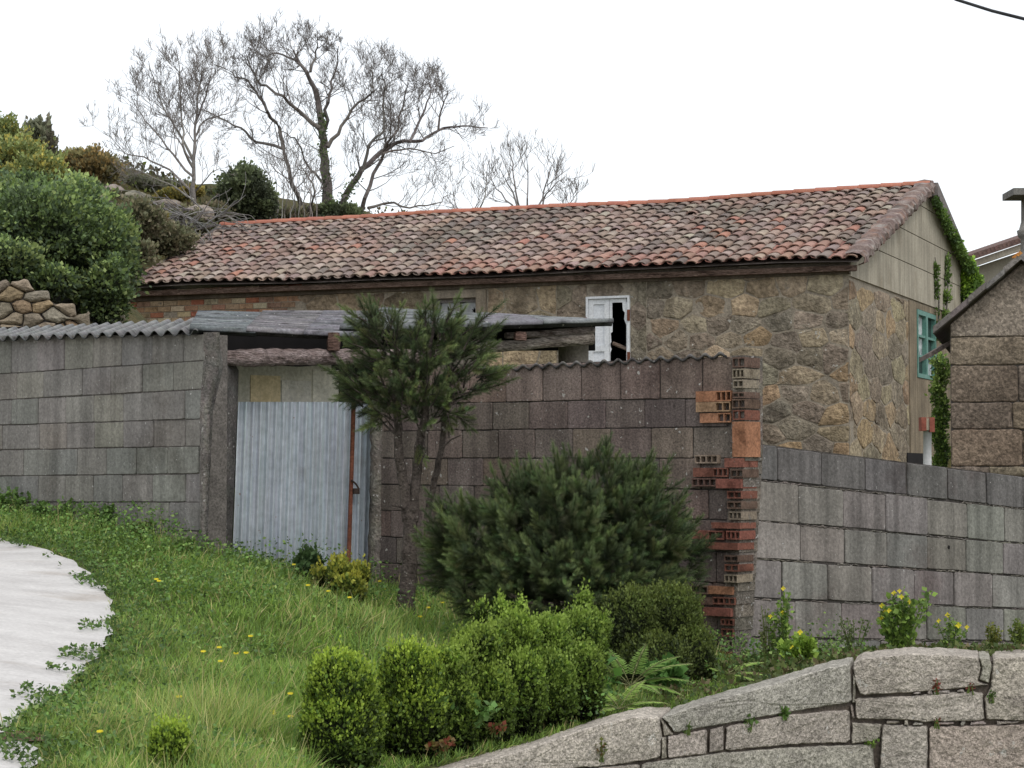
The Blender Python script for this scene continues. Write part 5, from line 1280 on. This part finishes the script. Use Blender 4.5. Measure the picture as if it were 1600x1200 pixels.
box_plant('sixth box shrub from the left, low and square', [(856, 1030, 10.55, 32, 56), (862, 1085, 10.4, 34, 56), (842, 988, 10.65, 14, 16), (872, 992, 10.65, 16, 18)], 15000, BOX, tipc=(.20, .28, .05))
box_plant('last light green box shrub with a raised crown before the fern', [(908, 1020, 10.85, 36, 56), (902, 1070, 10.65, 38, 56), (913, 956, 11.0, 11, 26), (932, 990, 10.9, 18, 28), (890, 985, 10.9, 16, 20)], 18000, BOX, tipc=(.20, .28, .05))
box_plant('tall dark brownish-green box shrub behind the fern, by the brick end', [(985, 985, 12.0, 42, 58), (1050, 985, 12.1, 44, 62), (1082, 1035, 12.0, 32, 52), (1020, 1045, 11.9, 55, 50), (960, 960, 12.1, 16, 30), (1015, 945, 12.1, 18, 20)], 30000, BOXD, tipc=(.11, .14, .03))
box_plant('tiny round box seedling in the grass at the bottom left', [(265, 1168, 8.45, 25, 28), (264, 1195, 8.45, 29, 34)], 5200, BOX)
box_plant('straggly yellow-green shrub growing beside the gate', [(545, 925, 13.4, 22, 22), (505, 905, 13.6, 16, 14), (560, 900, 13.5, 14, 14), (530, 900, 13.5, 14, 22)], 3600, [(.06, .09, .02), (.13, .16, .03), (.20, .22, .04)], size=.03, name='straggly_shrub', tipc=(.34, .33, .05))
box_plant('dark leafy sprig against the foot of the metal gate', [(482, 880, 14.3, 16, 10), (478, 893, 14.2, 12, 8)], 900, [(.03, .06, .025), (.05, .09, .03)], size=.04, name='leafy_sprig', tipc=(.07, .12, .04))
# ------------------------------------------------------------------ grass and ground cover
def scatter(n, x0, x1, y0, y1, keep):
    X_ = RNG.uniform(x0, x1, n); Y_ = RNG.uniform(y0, y1, n); k = keep(X_, Y_); return X_[k], Y_[k]
_ry = np.array([p.y for p in dense])[::-1]; _rx = np.array([p.x for p in dense])[::-1]
def road_x(Y_): return np.interp(Y_, _ry, _rx)
_back = [P(-200, 775, 17.2), P(0, 790, 16.2), P(320, 868, 14.15), P(365, 880, 14.75), P(590, 920, 15.35), P(1150, 1040, 13.2), P(1700, 1040, 16.2)]
def back_y(X_): return np.interp(X_, [p.x for p in _back], [p.y for p in _back])
def verge(X_, Y_, pad=0.0):
    return (X_ > road_x(Y_)-.03+pad) & (Y_ < back_y(X_)) & ((Y_ > wall_y(X_)+.3) | (X_ < -.55)) & (Y_ > 7.6) & (np.abs(X_/Y_) < .3)
X_, Y_ = scatter(520000, -5, 3.2, 7.6, 17.2, lambda a, b: verge(a, b) & (a < 1.3+0*b))
w = np.clip((11.0/Y_)**2, .35, 1.6)/1.6; k = RNG.random(len(X_)) < w; X_, Y_ = X_[k], Y_[k]
Z_ = gz_arr(X_, Y_)
pos = np.stack([X_, Y_, Z_], -1); N_ = len(pos)
patch = nfield(np.stack([X_, Y_, 0*X_], -1), .9, 4); patch2 = nfield(np.stack([X_, Y_, 0*X_], -1), 2.7, 14)
edge = np.clip((X_-road_x(Y_))/.8, 0, 1)
hgt = (.05+.05*RNG.random(N_)+.07*np.clip(patch+.2, 0, 1))*(.4+.75*edge)*(1+.5*np.clip(patch2, -.5, 1))
near = np.clip((11.5-Y_)/3, 0, 1); hgt *= (1+.45*near)
_hd = [P(475, 1200, 9.3), P(535, 1200, 9.3), P(642, 1180, 9.75), P(755, 1150, 10.25), P(855, 1120, 10.6), P(985, 1090, 12.0), P(1100, 1090, 12.2)]
hedge = (Y_ < np.interp(X_, [p.x for p in _hd], [p.y for p in _hd])+.12) & (X_ > _hd[0].x+.05); hgt = np.where(hedge, hgt*.38, hgt)
lean = RNG.normal(size=(N_, 3))*np.array([.45, .45, 0])+np.array([.12, -.1, 1])+np.stack([patch2*.8, patch*.4, 0*patch], -1)
gc_ = np.array([(.085, .14, .028), (.11, .18, .034), (.14, .22, .04), (.095, .165, .045), (.19, .225, .065)])
ci = np.clip(((.45+.55*patch+.3*patch2+RNG.normal(size=N_)*.22)*5).astype(int), 0, 4)
c = gc_[ci]*RNG.uniform(.75, 1.2, (N_, 1))
dry = RNG.random(N_) < (.03+.05*(patch2 > .1)); hgt = np.where(dry, hgt*1.35, hgt); c[dry] = np.array([.27, .25, .11])*RNG.uniform(.7, 1.1, (dry.sum(), 1))
sc = np.stack([.0042*RNG.uniform(.7, 1.5, N_)*(1+.3*(Y_ > 12)), hgt, hgt], -1)
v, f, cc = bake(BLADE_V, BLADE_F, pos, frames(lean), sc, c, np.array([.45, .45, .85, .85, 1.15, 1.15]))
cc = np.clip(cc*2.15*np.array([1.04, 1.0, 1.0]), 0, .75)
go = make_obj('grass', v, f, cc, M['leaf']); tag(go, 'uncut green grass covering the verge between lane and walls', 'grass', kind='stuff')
print('grass', N_)
# broad-leaved ground cover: clover and weeds
X1, Y1 = scatter(230000, -5, 2.2, 8, 17.2, lambda a, b: verge(a, b, -.16))
pt_ = nfield(np.stack([X1, Y1, 0*X1], -1), 1.3, 40); ed = (X1-road_x(Y1)); bk_ = back_y(X1)-Y1
pr = np.clip(.03+.55*np.exp(-np.abs(ed)/.3)*(ed > -.12)+.6*np.exp(-bk_/.5)+np.clip(pt_-.15, 0, 1)*.9+.22*(Y1 > 12.5)*(X1 < -1), 0, 1)
pr = np.where(ed < 0, np.where((nfield(np.stack([X1, Y1, 0*X1], -1), 3, 70) > .12) & (ed > -.16), .9, 0), pr)
pr = pr*np.clip((13/Y1)**2, .4, 1)
k = RNG.random(len(X1)) < pr; X1, Y1, pt_, ed, bk_ = X1[k], Y1[k], pt_[k], ed[k], bk_[k]; N_ = len(X1)
hh = RNG.random(N_)*(.03+.07*np.clip(ed*1.5, 0, 1)+.10*np.exp(-np.maximum(bk_, 0)/.35))*(1+np.clip(pt_, -.3, 1))+.035
pos = np.stack([X1, Y1, gz_arr(X1, Y1)+hh], -1)
cols = np.array([(.05, .095, .022), (.07, .13, .03), (.09, .155, .035), (.06, .10, .035), (.115, .165, .045)])
c = cols[RNG.integers(0, 5, N_)]*RNG.uniform(.65, 1.2, (N_, 1))*(.6+.5*np.clip(hh/.1, 0, 1))[:, None]*np.where(ed < .1, .8, 1.0)[:, None]
d = RNG.normal(size=(N_, 3)); d[:, 2] = np.abs(d[:, 2])*.5+.1
v, f, cc = bake(LEAF_V, LEAF_F, pos, frames(d), RNG.uniform(.012, .034, N_), c)
cc = cc*2.0
wo_ = make_obj('ground_cover', v, f, cc, M['leaf']); tag(wo_, 'low clover and broad-leaved weeds along the lane edge and walls', 'weeds', kind='stuff')
print('weeds', N_)
# bed behind the retaining wall
X2, Y2 = scatter(60000, .8, 4.4, 10.3, 16, lambda a, b: (b > wall_y(a)+.30) & (b < back_y(a)) & (b < 13.1+a*.2))
k = RNG.random(len(X2)) < np.clip(.5+nfield(np.stack([X2, Y2, 0*X2], -1), 2, 3), .1, .9)*.5; X2, Y2 = X2[k], Y2[k]; N_ = len(X2)
pos = np.stack([X2, Y2, gz_arr(X2, Y2)+RNG.random(N_)*.07], -1); c = np.array([(.10, .13, .035), (.14, .17, .05), (.17, .14, .07), (.07, .11, .03)])[RNG.integers(0, 4, N_)]
d = RNG.normal(size=(N_, 3)); d[:, 2] = np.abs(d[:, 2])+.4
v, f, cc = bake(LEAF_V, LEAF_F, pos, frames(d), RNG.uniform(.02, .05, N_), c*RNG.uniform(.7, 1.2, (N_, 1)))
o = make_obj('weed_mat', v, f, cc, M['leaf']); tag(o, 'mat of small weeds in the bed on top of the granite wall', 'weeds', kind='stuff')
# hillside ground cover
X3 = RNG.uniform(-16, 4, 26000); Y3 = RNG.uniform(22, 50, 26000); k = (Y3 > 33+X3*-.0+0) | (X3 < -5.2); X3, Y3 = X3[k], Y3[k]; k = ~((X3 > -7) & (Y3 < 42)); X3, Y3 = X3[k], Y3[k]; N_ = len(X3)
lz = np.array([mnoise.noise(Vector((x*.35, y*.35, 0))) for x, y in zip(X3, Y3)])*.5
pos = np.stack([X3, Y3, gz_arr(X3, Y3)+np.where(Y3 > 24, lz, 0)+RNG.random(N_)*.15], -1)
c = np.array(OLV+YEL[:2]+[(.13, .10, .06)])[RNG.integers(0, 8, N_)]; d = RNG.normal(size=(N_, 3)); d[:, 2] = np.abs(d[:, 2])+.8
v, f, cc = bake(LEAF_V, LEAF_F, pos, frames(d), RNG.uniform(.06, .16, N_), c*RNG.uniform(.7, 1.2, (N_, 1)))
o = make_obj('heath', v, f, cc, M['leaf']); tag(o, 'low brown and olive heath covering the bank behind the house', 'heath', kind='stuff')
# ------------------------------------------------------------------ small plants
def frond(cl, p0, d, length, col, droop=.55, side=16, wid=.26):
    p = Vector(p0); dd = Vector(d).normalized(); pos = []; dirs = []; sc = []; n = side
    spine = []
    for i in range(n):
        t = i/n; dd = (dd+Vector((0, 0, -droop/n*1.4))).normalized(); p = p+dd*(length/n); spine.append(p.copy())
        sd = dd.cross(Vector((0, 0, 1))).normalized(); L_ = length*wid*math.sin(math.pi*min(1, .12+t*.9))**.8*(1.05-t*.5)
        if t < .15: continue
        for s_ in (-1, 1):
            for q_ in range(2):
                pos.append(tuple(p+dd*(q_*length/n*.5))); dirs.append(tuple(sd*s_+dd*.45+Vector((0, 0, -.12+random.uniform(-.1, .1))))); sc.append((L_*.26, L_, L_*.15))
    v, f, c = bake(LEAF_V*np.array([1.3, 1, 1]), LEAF_F, np.array(pos), frames_flat(np.array(dirs)), np.array(sc), np.array([col]*len(pos))*1.6*RNG.uniform(.8, 1.15, (len(pos), 1))); cl.add(v, f, c)
    return spine
def frames_flat(d):
    d = d/np.linalg.norm(d, axis=1, keepdims=True); up = np.tile(np.array([0, -.35, 1.0]), (len(d), 1)); x = np.cross(d, up); x /= np.linalg.norm(x, axis=1, keepdims=True); z = np.cross(x, d); return np.stack([x, d, z], -1)
def fern(label, base, fr, col):
    t = thing('fern', label, 'fern', base); cl = Cloud(); sm = MB()
    for (az, el, ln) in fr:
        d = Vector((math.cos(az)*math.cos(el), math.sin(az)*math.cos(el), math.sin(el))); sp_ = frond(cl, base, d, ln, col); sm.tube([Vector(base)]+sp_, [.003]*(len(sp_)+1), 4, (.8, 1, .5))
    cl.build('fronds', M['leaf'], t); sm.build('stalks', M['log'], t)
fern('large light green fern spreading in front of the dark box shrub', P(985, 1072, 11.0), [(.1, .45, .34), (2.9, .7, .26), (1.0, 1.1, .28), (-.3, .25, .30), (3.4, .4, .26), (2.2, 1.0, .30), (.4, .8, .34), (-.9, .3, .24), (.0, .7, .36), (3.1, .9, .26)], (.13, .21, .045))
fern('low pale fern at the edge of the granite slab', P(968, 1108, 10.75), [(.0, .5, .26), (3.0, .5, .22), (.8, .9, .25), (2.3, .8, .24), (-.6, .3, .24), (-2.4, .3, .2)], (.22, .32, .07))
fern('small fern sprig between brick end and granite wall', P(1135, 1055, 11.9), [(.0, .35, .26), (.5, .6, .28), (-.4, .2, .22), (2.6, .6, .2)], (.20, .29, .07))
def leafy(name, label, base, n, spread, hgt, size, cols, flowers=0, cat='plant', lean=0, stems=7, group=None, taper=True):
    base = Vector(base); t = thing(name, label, cat, base, group); cl = Cloud(); sm = MB(); pos = []; dirs = []; tops = []
    for s_ in range(stems):
        a_ = random.uniform(0, 6.28); r = spread*random.uniform(.1, 1); h = hgt*random.uniform(.55, 1) if s_ else hgt
        tip = base+Vector((math.cos(a_)*r+lean, math.sin(a_)*r*.5, h)); midp = lerp(base, tip, .5)+Vector((math.cos(a_)*r*.15, 0, .02)); path = [base+Vector((math.cos(a_)*.02, 0, 0)), midp, tip]
        sm.tube(path, [.004, .003, .002], 4, (1, 1, 1), False); tops.append(tip)
        for k in range(n//stems):
            tt = random.uniform(.1, 1)**.8; b = lerp(path[0], midp, tt*2) if tt < .5 else lerp(midp, tip, tt*2-1)
            o = Vector((random.gauss(0, 1), random.gauss(0, 1), random.gauss(.1, .5))).normalized()
            pos.append(tuple(b+o*size*random.uniform(0, .7))); dirs.append(tuple(o+Vector((0, 0, .3))))
    c = np.array(cols)[RNG.integers(0, len(cols), len(pos))]*RNG.uniform(.7, 1.2, (len(pos), 1))
    v, f, cc = bake(LEAF_V*np.array([1.4, 1, 1]), LEAF_F, np.array(pos), frames(np.array(dirs)), size*RNG.uniform(.5, 1.15, len(pos)), c*1.4); cl.add(v, f, cc); cl.build('leaves', M['leaf'], t)
    g = MB()
    g = sm.build('stalks', M['stalk'], t)
    if flowers:
        for k in range(flowers):
            fm = MB(); p = tops[k % len(tops)]+Vector((random.uniform(-.02, .02), -.01, random.uniform(.0, .025))); r = random.uniform(.012, .018)
            for q_ in range(4):
                a_ = q_*math.pi/2+random.uniform(-.2, .2); u = Vector((math.cos(a_), -.35, math.sin(a_))); w_ = Vector((-math.sin(a_), 0, math.cos(a_)))
                fm.add([p, p+u*r*.6+w_*r*.5, p+u*r*1.2, p+u*r*.6-w_*r*.5], [(0, 1, 2, 3)])
            fm.build('flower', M['petal'], t)
    return t
M['stalk'] = mk('stalk', (.09, .13, .035), (.14, .18, .05), 6, 30, .2, 0, 0)
YG = [(.12, .19, .04), (.17, .26, .05), (.09, .15, .04), (.20, .28, .06)]
def gp_(px, py, D_): return P(px, py, D_)
leafy('weed_plant', 'tall yellow-flowered weed close to the brick end of the wall', gp_(1222, 1032, 12.4), 330, .07, .42, .032, YG, 3, stems=6)
leafy('weed_plant', 'dry thin grassy weed left of the tall yellow-flowered one', gp_(1200, 1035, 12.45), 200, .07, .34, .022, [(.12, .14, .05), (.10, .11, .05), (.16, .16, .07)], 0, stems=9)
leafy('weed_plant', 'bright low leafy clump at the foot of the tall weed', gp_(1255, 1035, 12.2), 380, .15, .16, .045, [(.18, .27, .04), (.22, .32, .05), (.14, .22, .04)], 2, stems=9)
leafy('weed_plant', 'big bushy yellow-flowered weed in the middle of the wall bed', gp_(1405, 1025, 12.7), 900, .20, .40, .04, YG, 9, stems=13)
leafy('weed_plant', 'greyish thin weed left of the big bushy one', gp_(1335, 1025, 12.7), 260, .12, .24, .022, [(.10, .13, .06), (.12, .15, .06)], 0, stems=10)
leafy('weed_plant', 'slender weed with yellow heads right of the big bushy one', gp_(1487, 1022, 12.9), 260, .09, .24, .028, YG, 5, stems=8)
leafy('weed_plant', 'rounded yellowish tuft near the right edge on the wall', gp_(1550, 1025, 12.9), 330, .07, .20, .022, [(.13, .14, .03), (.17, .17, .04), (.10, .12, .03)], 0, stems=14)
leafy('weed_plant', 'rounded green tuft cut by the right edge of the view', gp_(1592, 1025, 12.9), 380, .08, .24, .024, [(.10, .14, .03), (.15, .18, .04)], 0, stems=14)
leafy('broadleaf_plant', 'broad leaved green plant between the box row and the fern', gp_(925, 1100, 11.0), 240, .15, .26, .075, [(.09, .19, .04), (.12, .24, .05), (.07, .15, .04)], 0, stems=9)
leafy('broadleaf_plant', 'dark broad leaved plant under the large fern', gp_(1035, 1078, 11.5), 200, .15, .15, .065, [(.06, .13, .03), (.08, .17, .04)], 0, stems=8)
leafy('broadleaf_plant', 'light leafy weed at the foot of the third box shrub', gp_(720, 1150, 9.8), 300, .22, .20, .04, [(.10, .19, .05), (.13, .23, .06), (.08, .14, .04)], 0, stems=12)
leafy('broadleaf_plant', 'leafy weed trailing at the foot of the fifth box shrub', gp_(815, 1130, 10.15), 260, .2, .13, .035, [(.09, .16, .04), (.12, .20, .05)], 0, stems=12)
leafy('red_weed', 'reddish weed on the slab edge under the second box shrub', gp_(690, 1178, 9.55), 110, .12, .05, .028, [(.16, .045, .025), (.12, .08, .03), (.13, .10, .03)], 0, stems=6)
leafy('red_weed', 'red leaved weed on the slab under the fifth box shrub', gp_(775, 1152, 9.85), 120, .12, .05, .026, [(.17, .05, .03), (.10, .11, .03), (.14, .08, .03)], 0, stems=6)
def crack(px, py, n, size, cols, lab, nm='crack_weed', hg_=.07, sp_=.04):
    D_ = Dw(px); b = wmap(px, py, .03); leafy(nm, lab, b, n, sp_, hg_, size, cols, 0, stems=5, cat='weed')
crack(1225, 1125, 90, .03, [(.07, .13, .03), (.10, .17, .04)], 'green weed tuft hanging from the joint under the long sloping slab')
crack(1170, 1143, 50, .025, [(.07, .12, .03)], 'smaller tuft in the same joint, left of the hanging one', sp_=.06)
crack(1075, 1148, 26, .02, [(.07, .12, .03)], 'scrap of green at the left end of the sloping slab')
crack(1361, 1168, 45, .024, [(.15, .24, .04), (.12, .20, .04)], 'bright green sprout in the low joint of the granite wall', hg_=.04)
crack(1547, 1098, 40, .018, [(.07, .12, .03)], 'thin green weed in the joint near the right edge')
crack(1463, 1090, 60, .022, [(.20, .05, .035), (.14, .06, .04)], 'upright dark red weed in the upper joint', 'red_crack_weed', .12, .02)
crack(1463, 1138, 34, .02, [(.20, .05, .035), (.14, .06, .04)], 'dark red weed in the lower joint, below the upright one', 'red_crack_weed', .08, .015)
crack(1516, 1085, 26, .018, [(.18, .06, .04)], 'short red weed right of the upright red one', 'red_crack_weed', .06, .02)
crack(938, 1190, 90, .022, [(.10, .12, .04), (.18, .10, .05), (.14, .15, .05)], 'straggly brownish weed on the face of the lowest slab', hg_=.1)
leafy('weed_plant', 'pale fern-like weed at the corner of the left wall base', P(215, 842, 14.6), 200, .10, .12, .04, [(.15, .19, .06), (.10, .14, .04)], 0, stems=9)
leafy('weed_plant', 'grassy weed clump in front of the shed corner pillar', P(292, 872, 13.9), 180, .10, .13, .03, [(.13, .19, .05), (.09, .14, .04)], 0, stems=12)
for k, (x, D_, lb) in enumerate(((20, 15.9, 'first from the left edge'), (95, 15.5, 'second from the left edge'), (165, 15.1, 'third, tallest and feathery'))):
    pp_ = P(x, 800, D_); leafy('weed_plant', 'leafy weed against the block shed wall, '+lb, (pp_.x, pp_.y-.15, gz(pp_.x, pp_.y-.15)), 420, .26, .20, .04, [(.09, .16, .04), (.12, .20, .05), (.07, .12, .035)], 0, stems=16)
# ivy on the house and between the buildings
iv_ = thing('ivy', 'bright ivy climbing between the stone house gable and the outbuilding', 'ivy', P(1468, 735, 26)); cl = Cloud()
cen = []; rad = []
for y in range(565, 740, 12): cen.append(tuple(P(1469+4*math.sin(y*.1), y, 26.0))); rad.append((.10, .12, .10))
leaf_cloud(cl, cen, rad, 3600, .045, [(.09, .14, .03), (.13, .20, .04), (.06, .10, .03), (.18, .25, .06)], shell=.3)
cl.build('leaves', M['leaf'], iv_)
sm = MB()
for y0, x in ((720, 1466), (730, 1474)): sm.tube([P(x, y0, 26.1), P(x-2, 640, 26.1), P(x-4, 560, 26.1)], [.03, .025, .015], 6)
sm.build('stems', M['bark'], iv_)
i2 = thing('ivy', 'ivy along the underside of the gable verge ending in a bright bushy clump', 'ivy', WGa.m(2*APS-1, zG0, .2)); cl = Cloud(); cen = []; rad = []
for t in np.linspace(.02, .9, 30):
    p = lerp(a0*0+R0, Vector(WGa.m(2*APS+.3, zG0-.12, .14)), float(t))+Vector((0, 0, -.2))-WGa.d*.15+WGa.n*.1
    cen.append(tuple(p)); rad.append((.05+.09*t, .1, .06+.10*float(t)))
leaf_cloud(cl, cen, rad, 4200, .06, [(.05, .09, .02), (.08, .14, .03), (.12, .19, .04)], shell=.3)
cen = [tuple(P(1513, 425, 38.0)), tuple(P(1518, 445, 38.0)), tuple(P(1507, 440, 38)), tuple(P(1508, 460, 38.))]; rad = [(.13, .2, .25), (.20, .2, .25), (.16, .2, .3), (.14, .2, .25)]
leaf_cloud(cl, cen, rad, 4500, .07, [(.16, .26, .03), (.22, .33, .04), (.12, .20, .03), (.08, .14, .03)], shell=.4)
cl.build('leaves', M['leaf'], i2)
i3 = thing('ivy', 'two thin ivy stems trailing up the plastered gable beside the green window', 'ivy', gm(7.2, 3, .05)); cl = Cloud(); sm = MB(); cen = []; rad = []
for (xt, yt, xb_, yb_) in ((1461, 402, 1466, 500), (1480, 395, 1475, 500)):
    for pth in range(1):
        A = hit(xt, yt, gm(0, 0, .06), WGa.n); B = hit(xb_, yb_+30, gm(0, 0, .06), WGa.n); sm.tube([B, lerp(A, B, .5)+Vector((.04, 0, 0)), A], [.02, .014, .008], 5)
        for k in range(14):
            t = random.random(); q_ = lerp(A, B, t); cen.append(tuple(q_)); rad.append((.05, .05, .08) if xt < 1470 else (.05+.07*t, .08, .1))
leaf_cloud(cl, cen, rad, 1500, .06, [(.08, .13, .03), (.12, .18, .04)], shell=.2); cl.build('leaves', M['leaf'], i3); sm.build('stems', M['bark'], i3)
# wild flowers in the grass
fl0 = None
spots = [(243, 932), (247, 936), (316, 1052), (341, 1043), (367, 1054), (383, 1051), (343, 1067), (390, 1026), (278, 1127), (424, 1147), (426, 1155), (452, 1158), (154, 1184), (458, 905), (480, 940), (512, 950), (470, 890), (560, 905), (575, 925), (592, 930), (600, 945), (545, 960), (690, 965), (640, 955), (452, 1120), (512, 915), (655, 990), (668, 975)]
for (px, py) in spots:
    p = ground_hit(px, py+5)
    if fl0 is None:
        fl0 = thing('wildflower', 'small yellow wildflower standing in the uncut grass', 'flower', p, 'yellow wildflowers in the grass')
        s1 = MB(); s1.tube([p, p+Vector((.005, 0, .12))], [.0015, .001], 4); s1.build('stalk', M['stalk'], fl0)
        s2 = MB(); q_ = p+Vector((.005, 0, .12))
        for k in range(7):
            a_ = k*2*math.pi/7; u = Vector((math.cos(a_), math.sin(a_)*.7-.3, .35+.3*math.sin(a_))); w_ = u.cross(Vector((0, -1, .5))).normalized()
            s2.add([q_, q_+u*.009+w_*.005, q_+u*.016, q_+u*.009-w_*.005], [(0, 1, 2, 3)])
        s2.build('flower_head', M['petal'], fl0)
    else:
        c = fl0.copy(); COL.objects.link(c); c.location = p
        for ch_ in list(fl0.children): d = ch_.copy(); COL.objects.link(d); d.parent = c
# puddle-brown leaf litter patch beside the lane edge
lm = MB(); c0_ = ground_hit(35, 1165, 6)
pts = [(c0_.x+.14*math.cos(a_)*random.uniform(.8, 1.1), c0_.y+.10*math.sin(a_)*random.uniform(.8, 1.1)) for a_ in np.linspace(0, 6.28, 16, endpoint=False)]
lm.add([(x, y, gz(x, y)+.036) for x, y in pts], [tuple(range(16))], (.8, .5, .42)); tag(lm.build('leaf_litter', M['mortar']), 'brown patch of rotten leaf litter at the edge of the lane', 'leaf litter', kind='stuff')
# ------------------------------------------------------------------ light, sky, camera
w = bpy.data.worlds.new('World'); S.world = w; w.use_nodes = True; nt = w.node_tree; N = nt.nodes; K = nt.links
for n in list(N): N.remove(n)
out = N.new('ShaderNodeOutputWorld'); bg = N.new('ShaderNodeBackground'); sky = N.new('ShaderNodeTexSky'); sky.sky_type = 'NISHITA'; sky.sun_disc = False
EL, AZ = 52, 150
sky.sun_elevation = math.radians(EL); sky.sun_rotation = math.radians(AZ)
bg.inputs['Strength'].default_value = .03; K.new(sky.outputs[0], bg.inputs[0])
bg2 = N.new('ShaderNodeBackground'); bg2.inputs['Color'].default_value = (.97, .985, 1.0, 1); bg2.inputs['Strength'].default_value = 1.06
ad = N.new('ShaderNodeAddShader'); K.new(bg.outputs[0], ad.inputs[0]); K.new(bg2.outputs[0], ad.inputs[1]); K.new(ad.outputs[0], out.inputs[0])
sl = bpy.data.lights.new('sun', 'SUN'); sl.energy = 1.1; sl.angle = math.radians(16); sl.color = (1, .96, .9)
so = bpy.data.objects.new('sun', sl); COL.objects.link(so)
el, az = math.radians(EL), math.radians(AZ)
dirv = Vector((math.sin(az)*math.cos(el), math.cos(az)*math.cos(el), math.sin(el)))
so.rotation_euler = (-dirv).to_track_quat('-Z', 'Y').to_euler()
cam = bpy.data.cameras.new('camera'); cam.sensor_width = 36; cam.lens = 36*F/1600; cam.clip_end = 2000; cam.clip_start = .1
cobj = bpy.data.objects.new('camera', cam); COL.objects.link(cobj); cobj.location = (0, 0, EYE); cobj.rotation_euler = (math.pi/2+PIT, 0, 0)
S.camera = cobj
S.view_settings.view_transform = 'Standard'; S.view_settings.look = 'None'; S.view_settings.exposure = 0
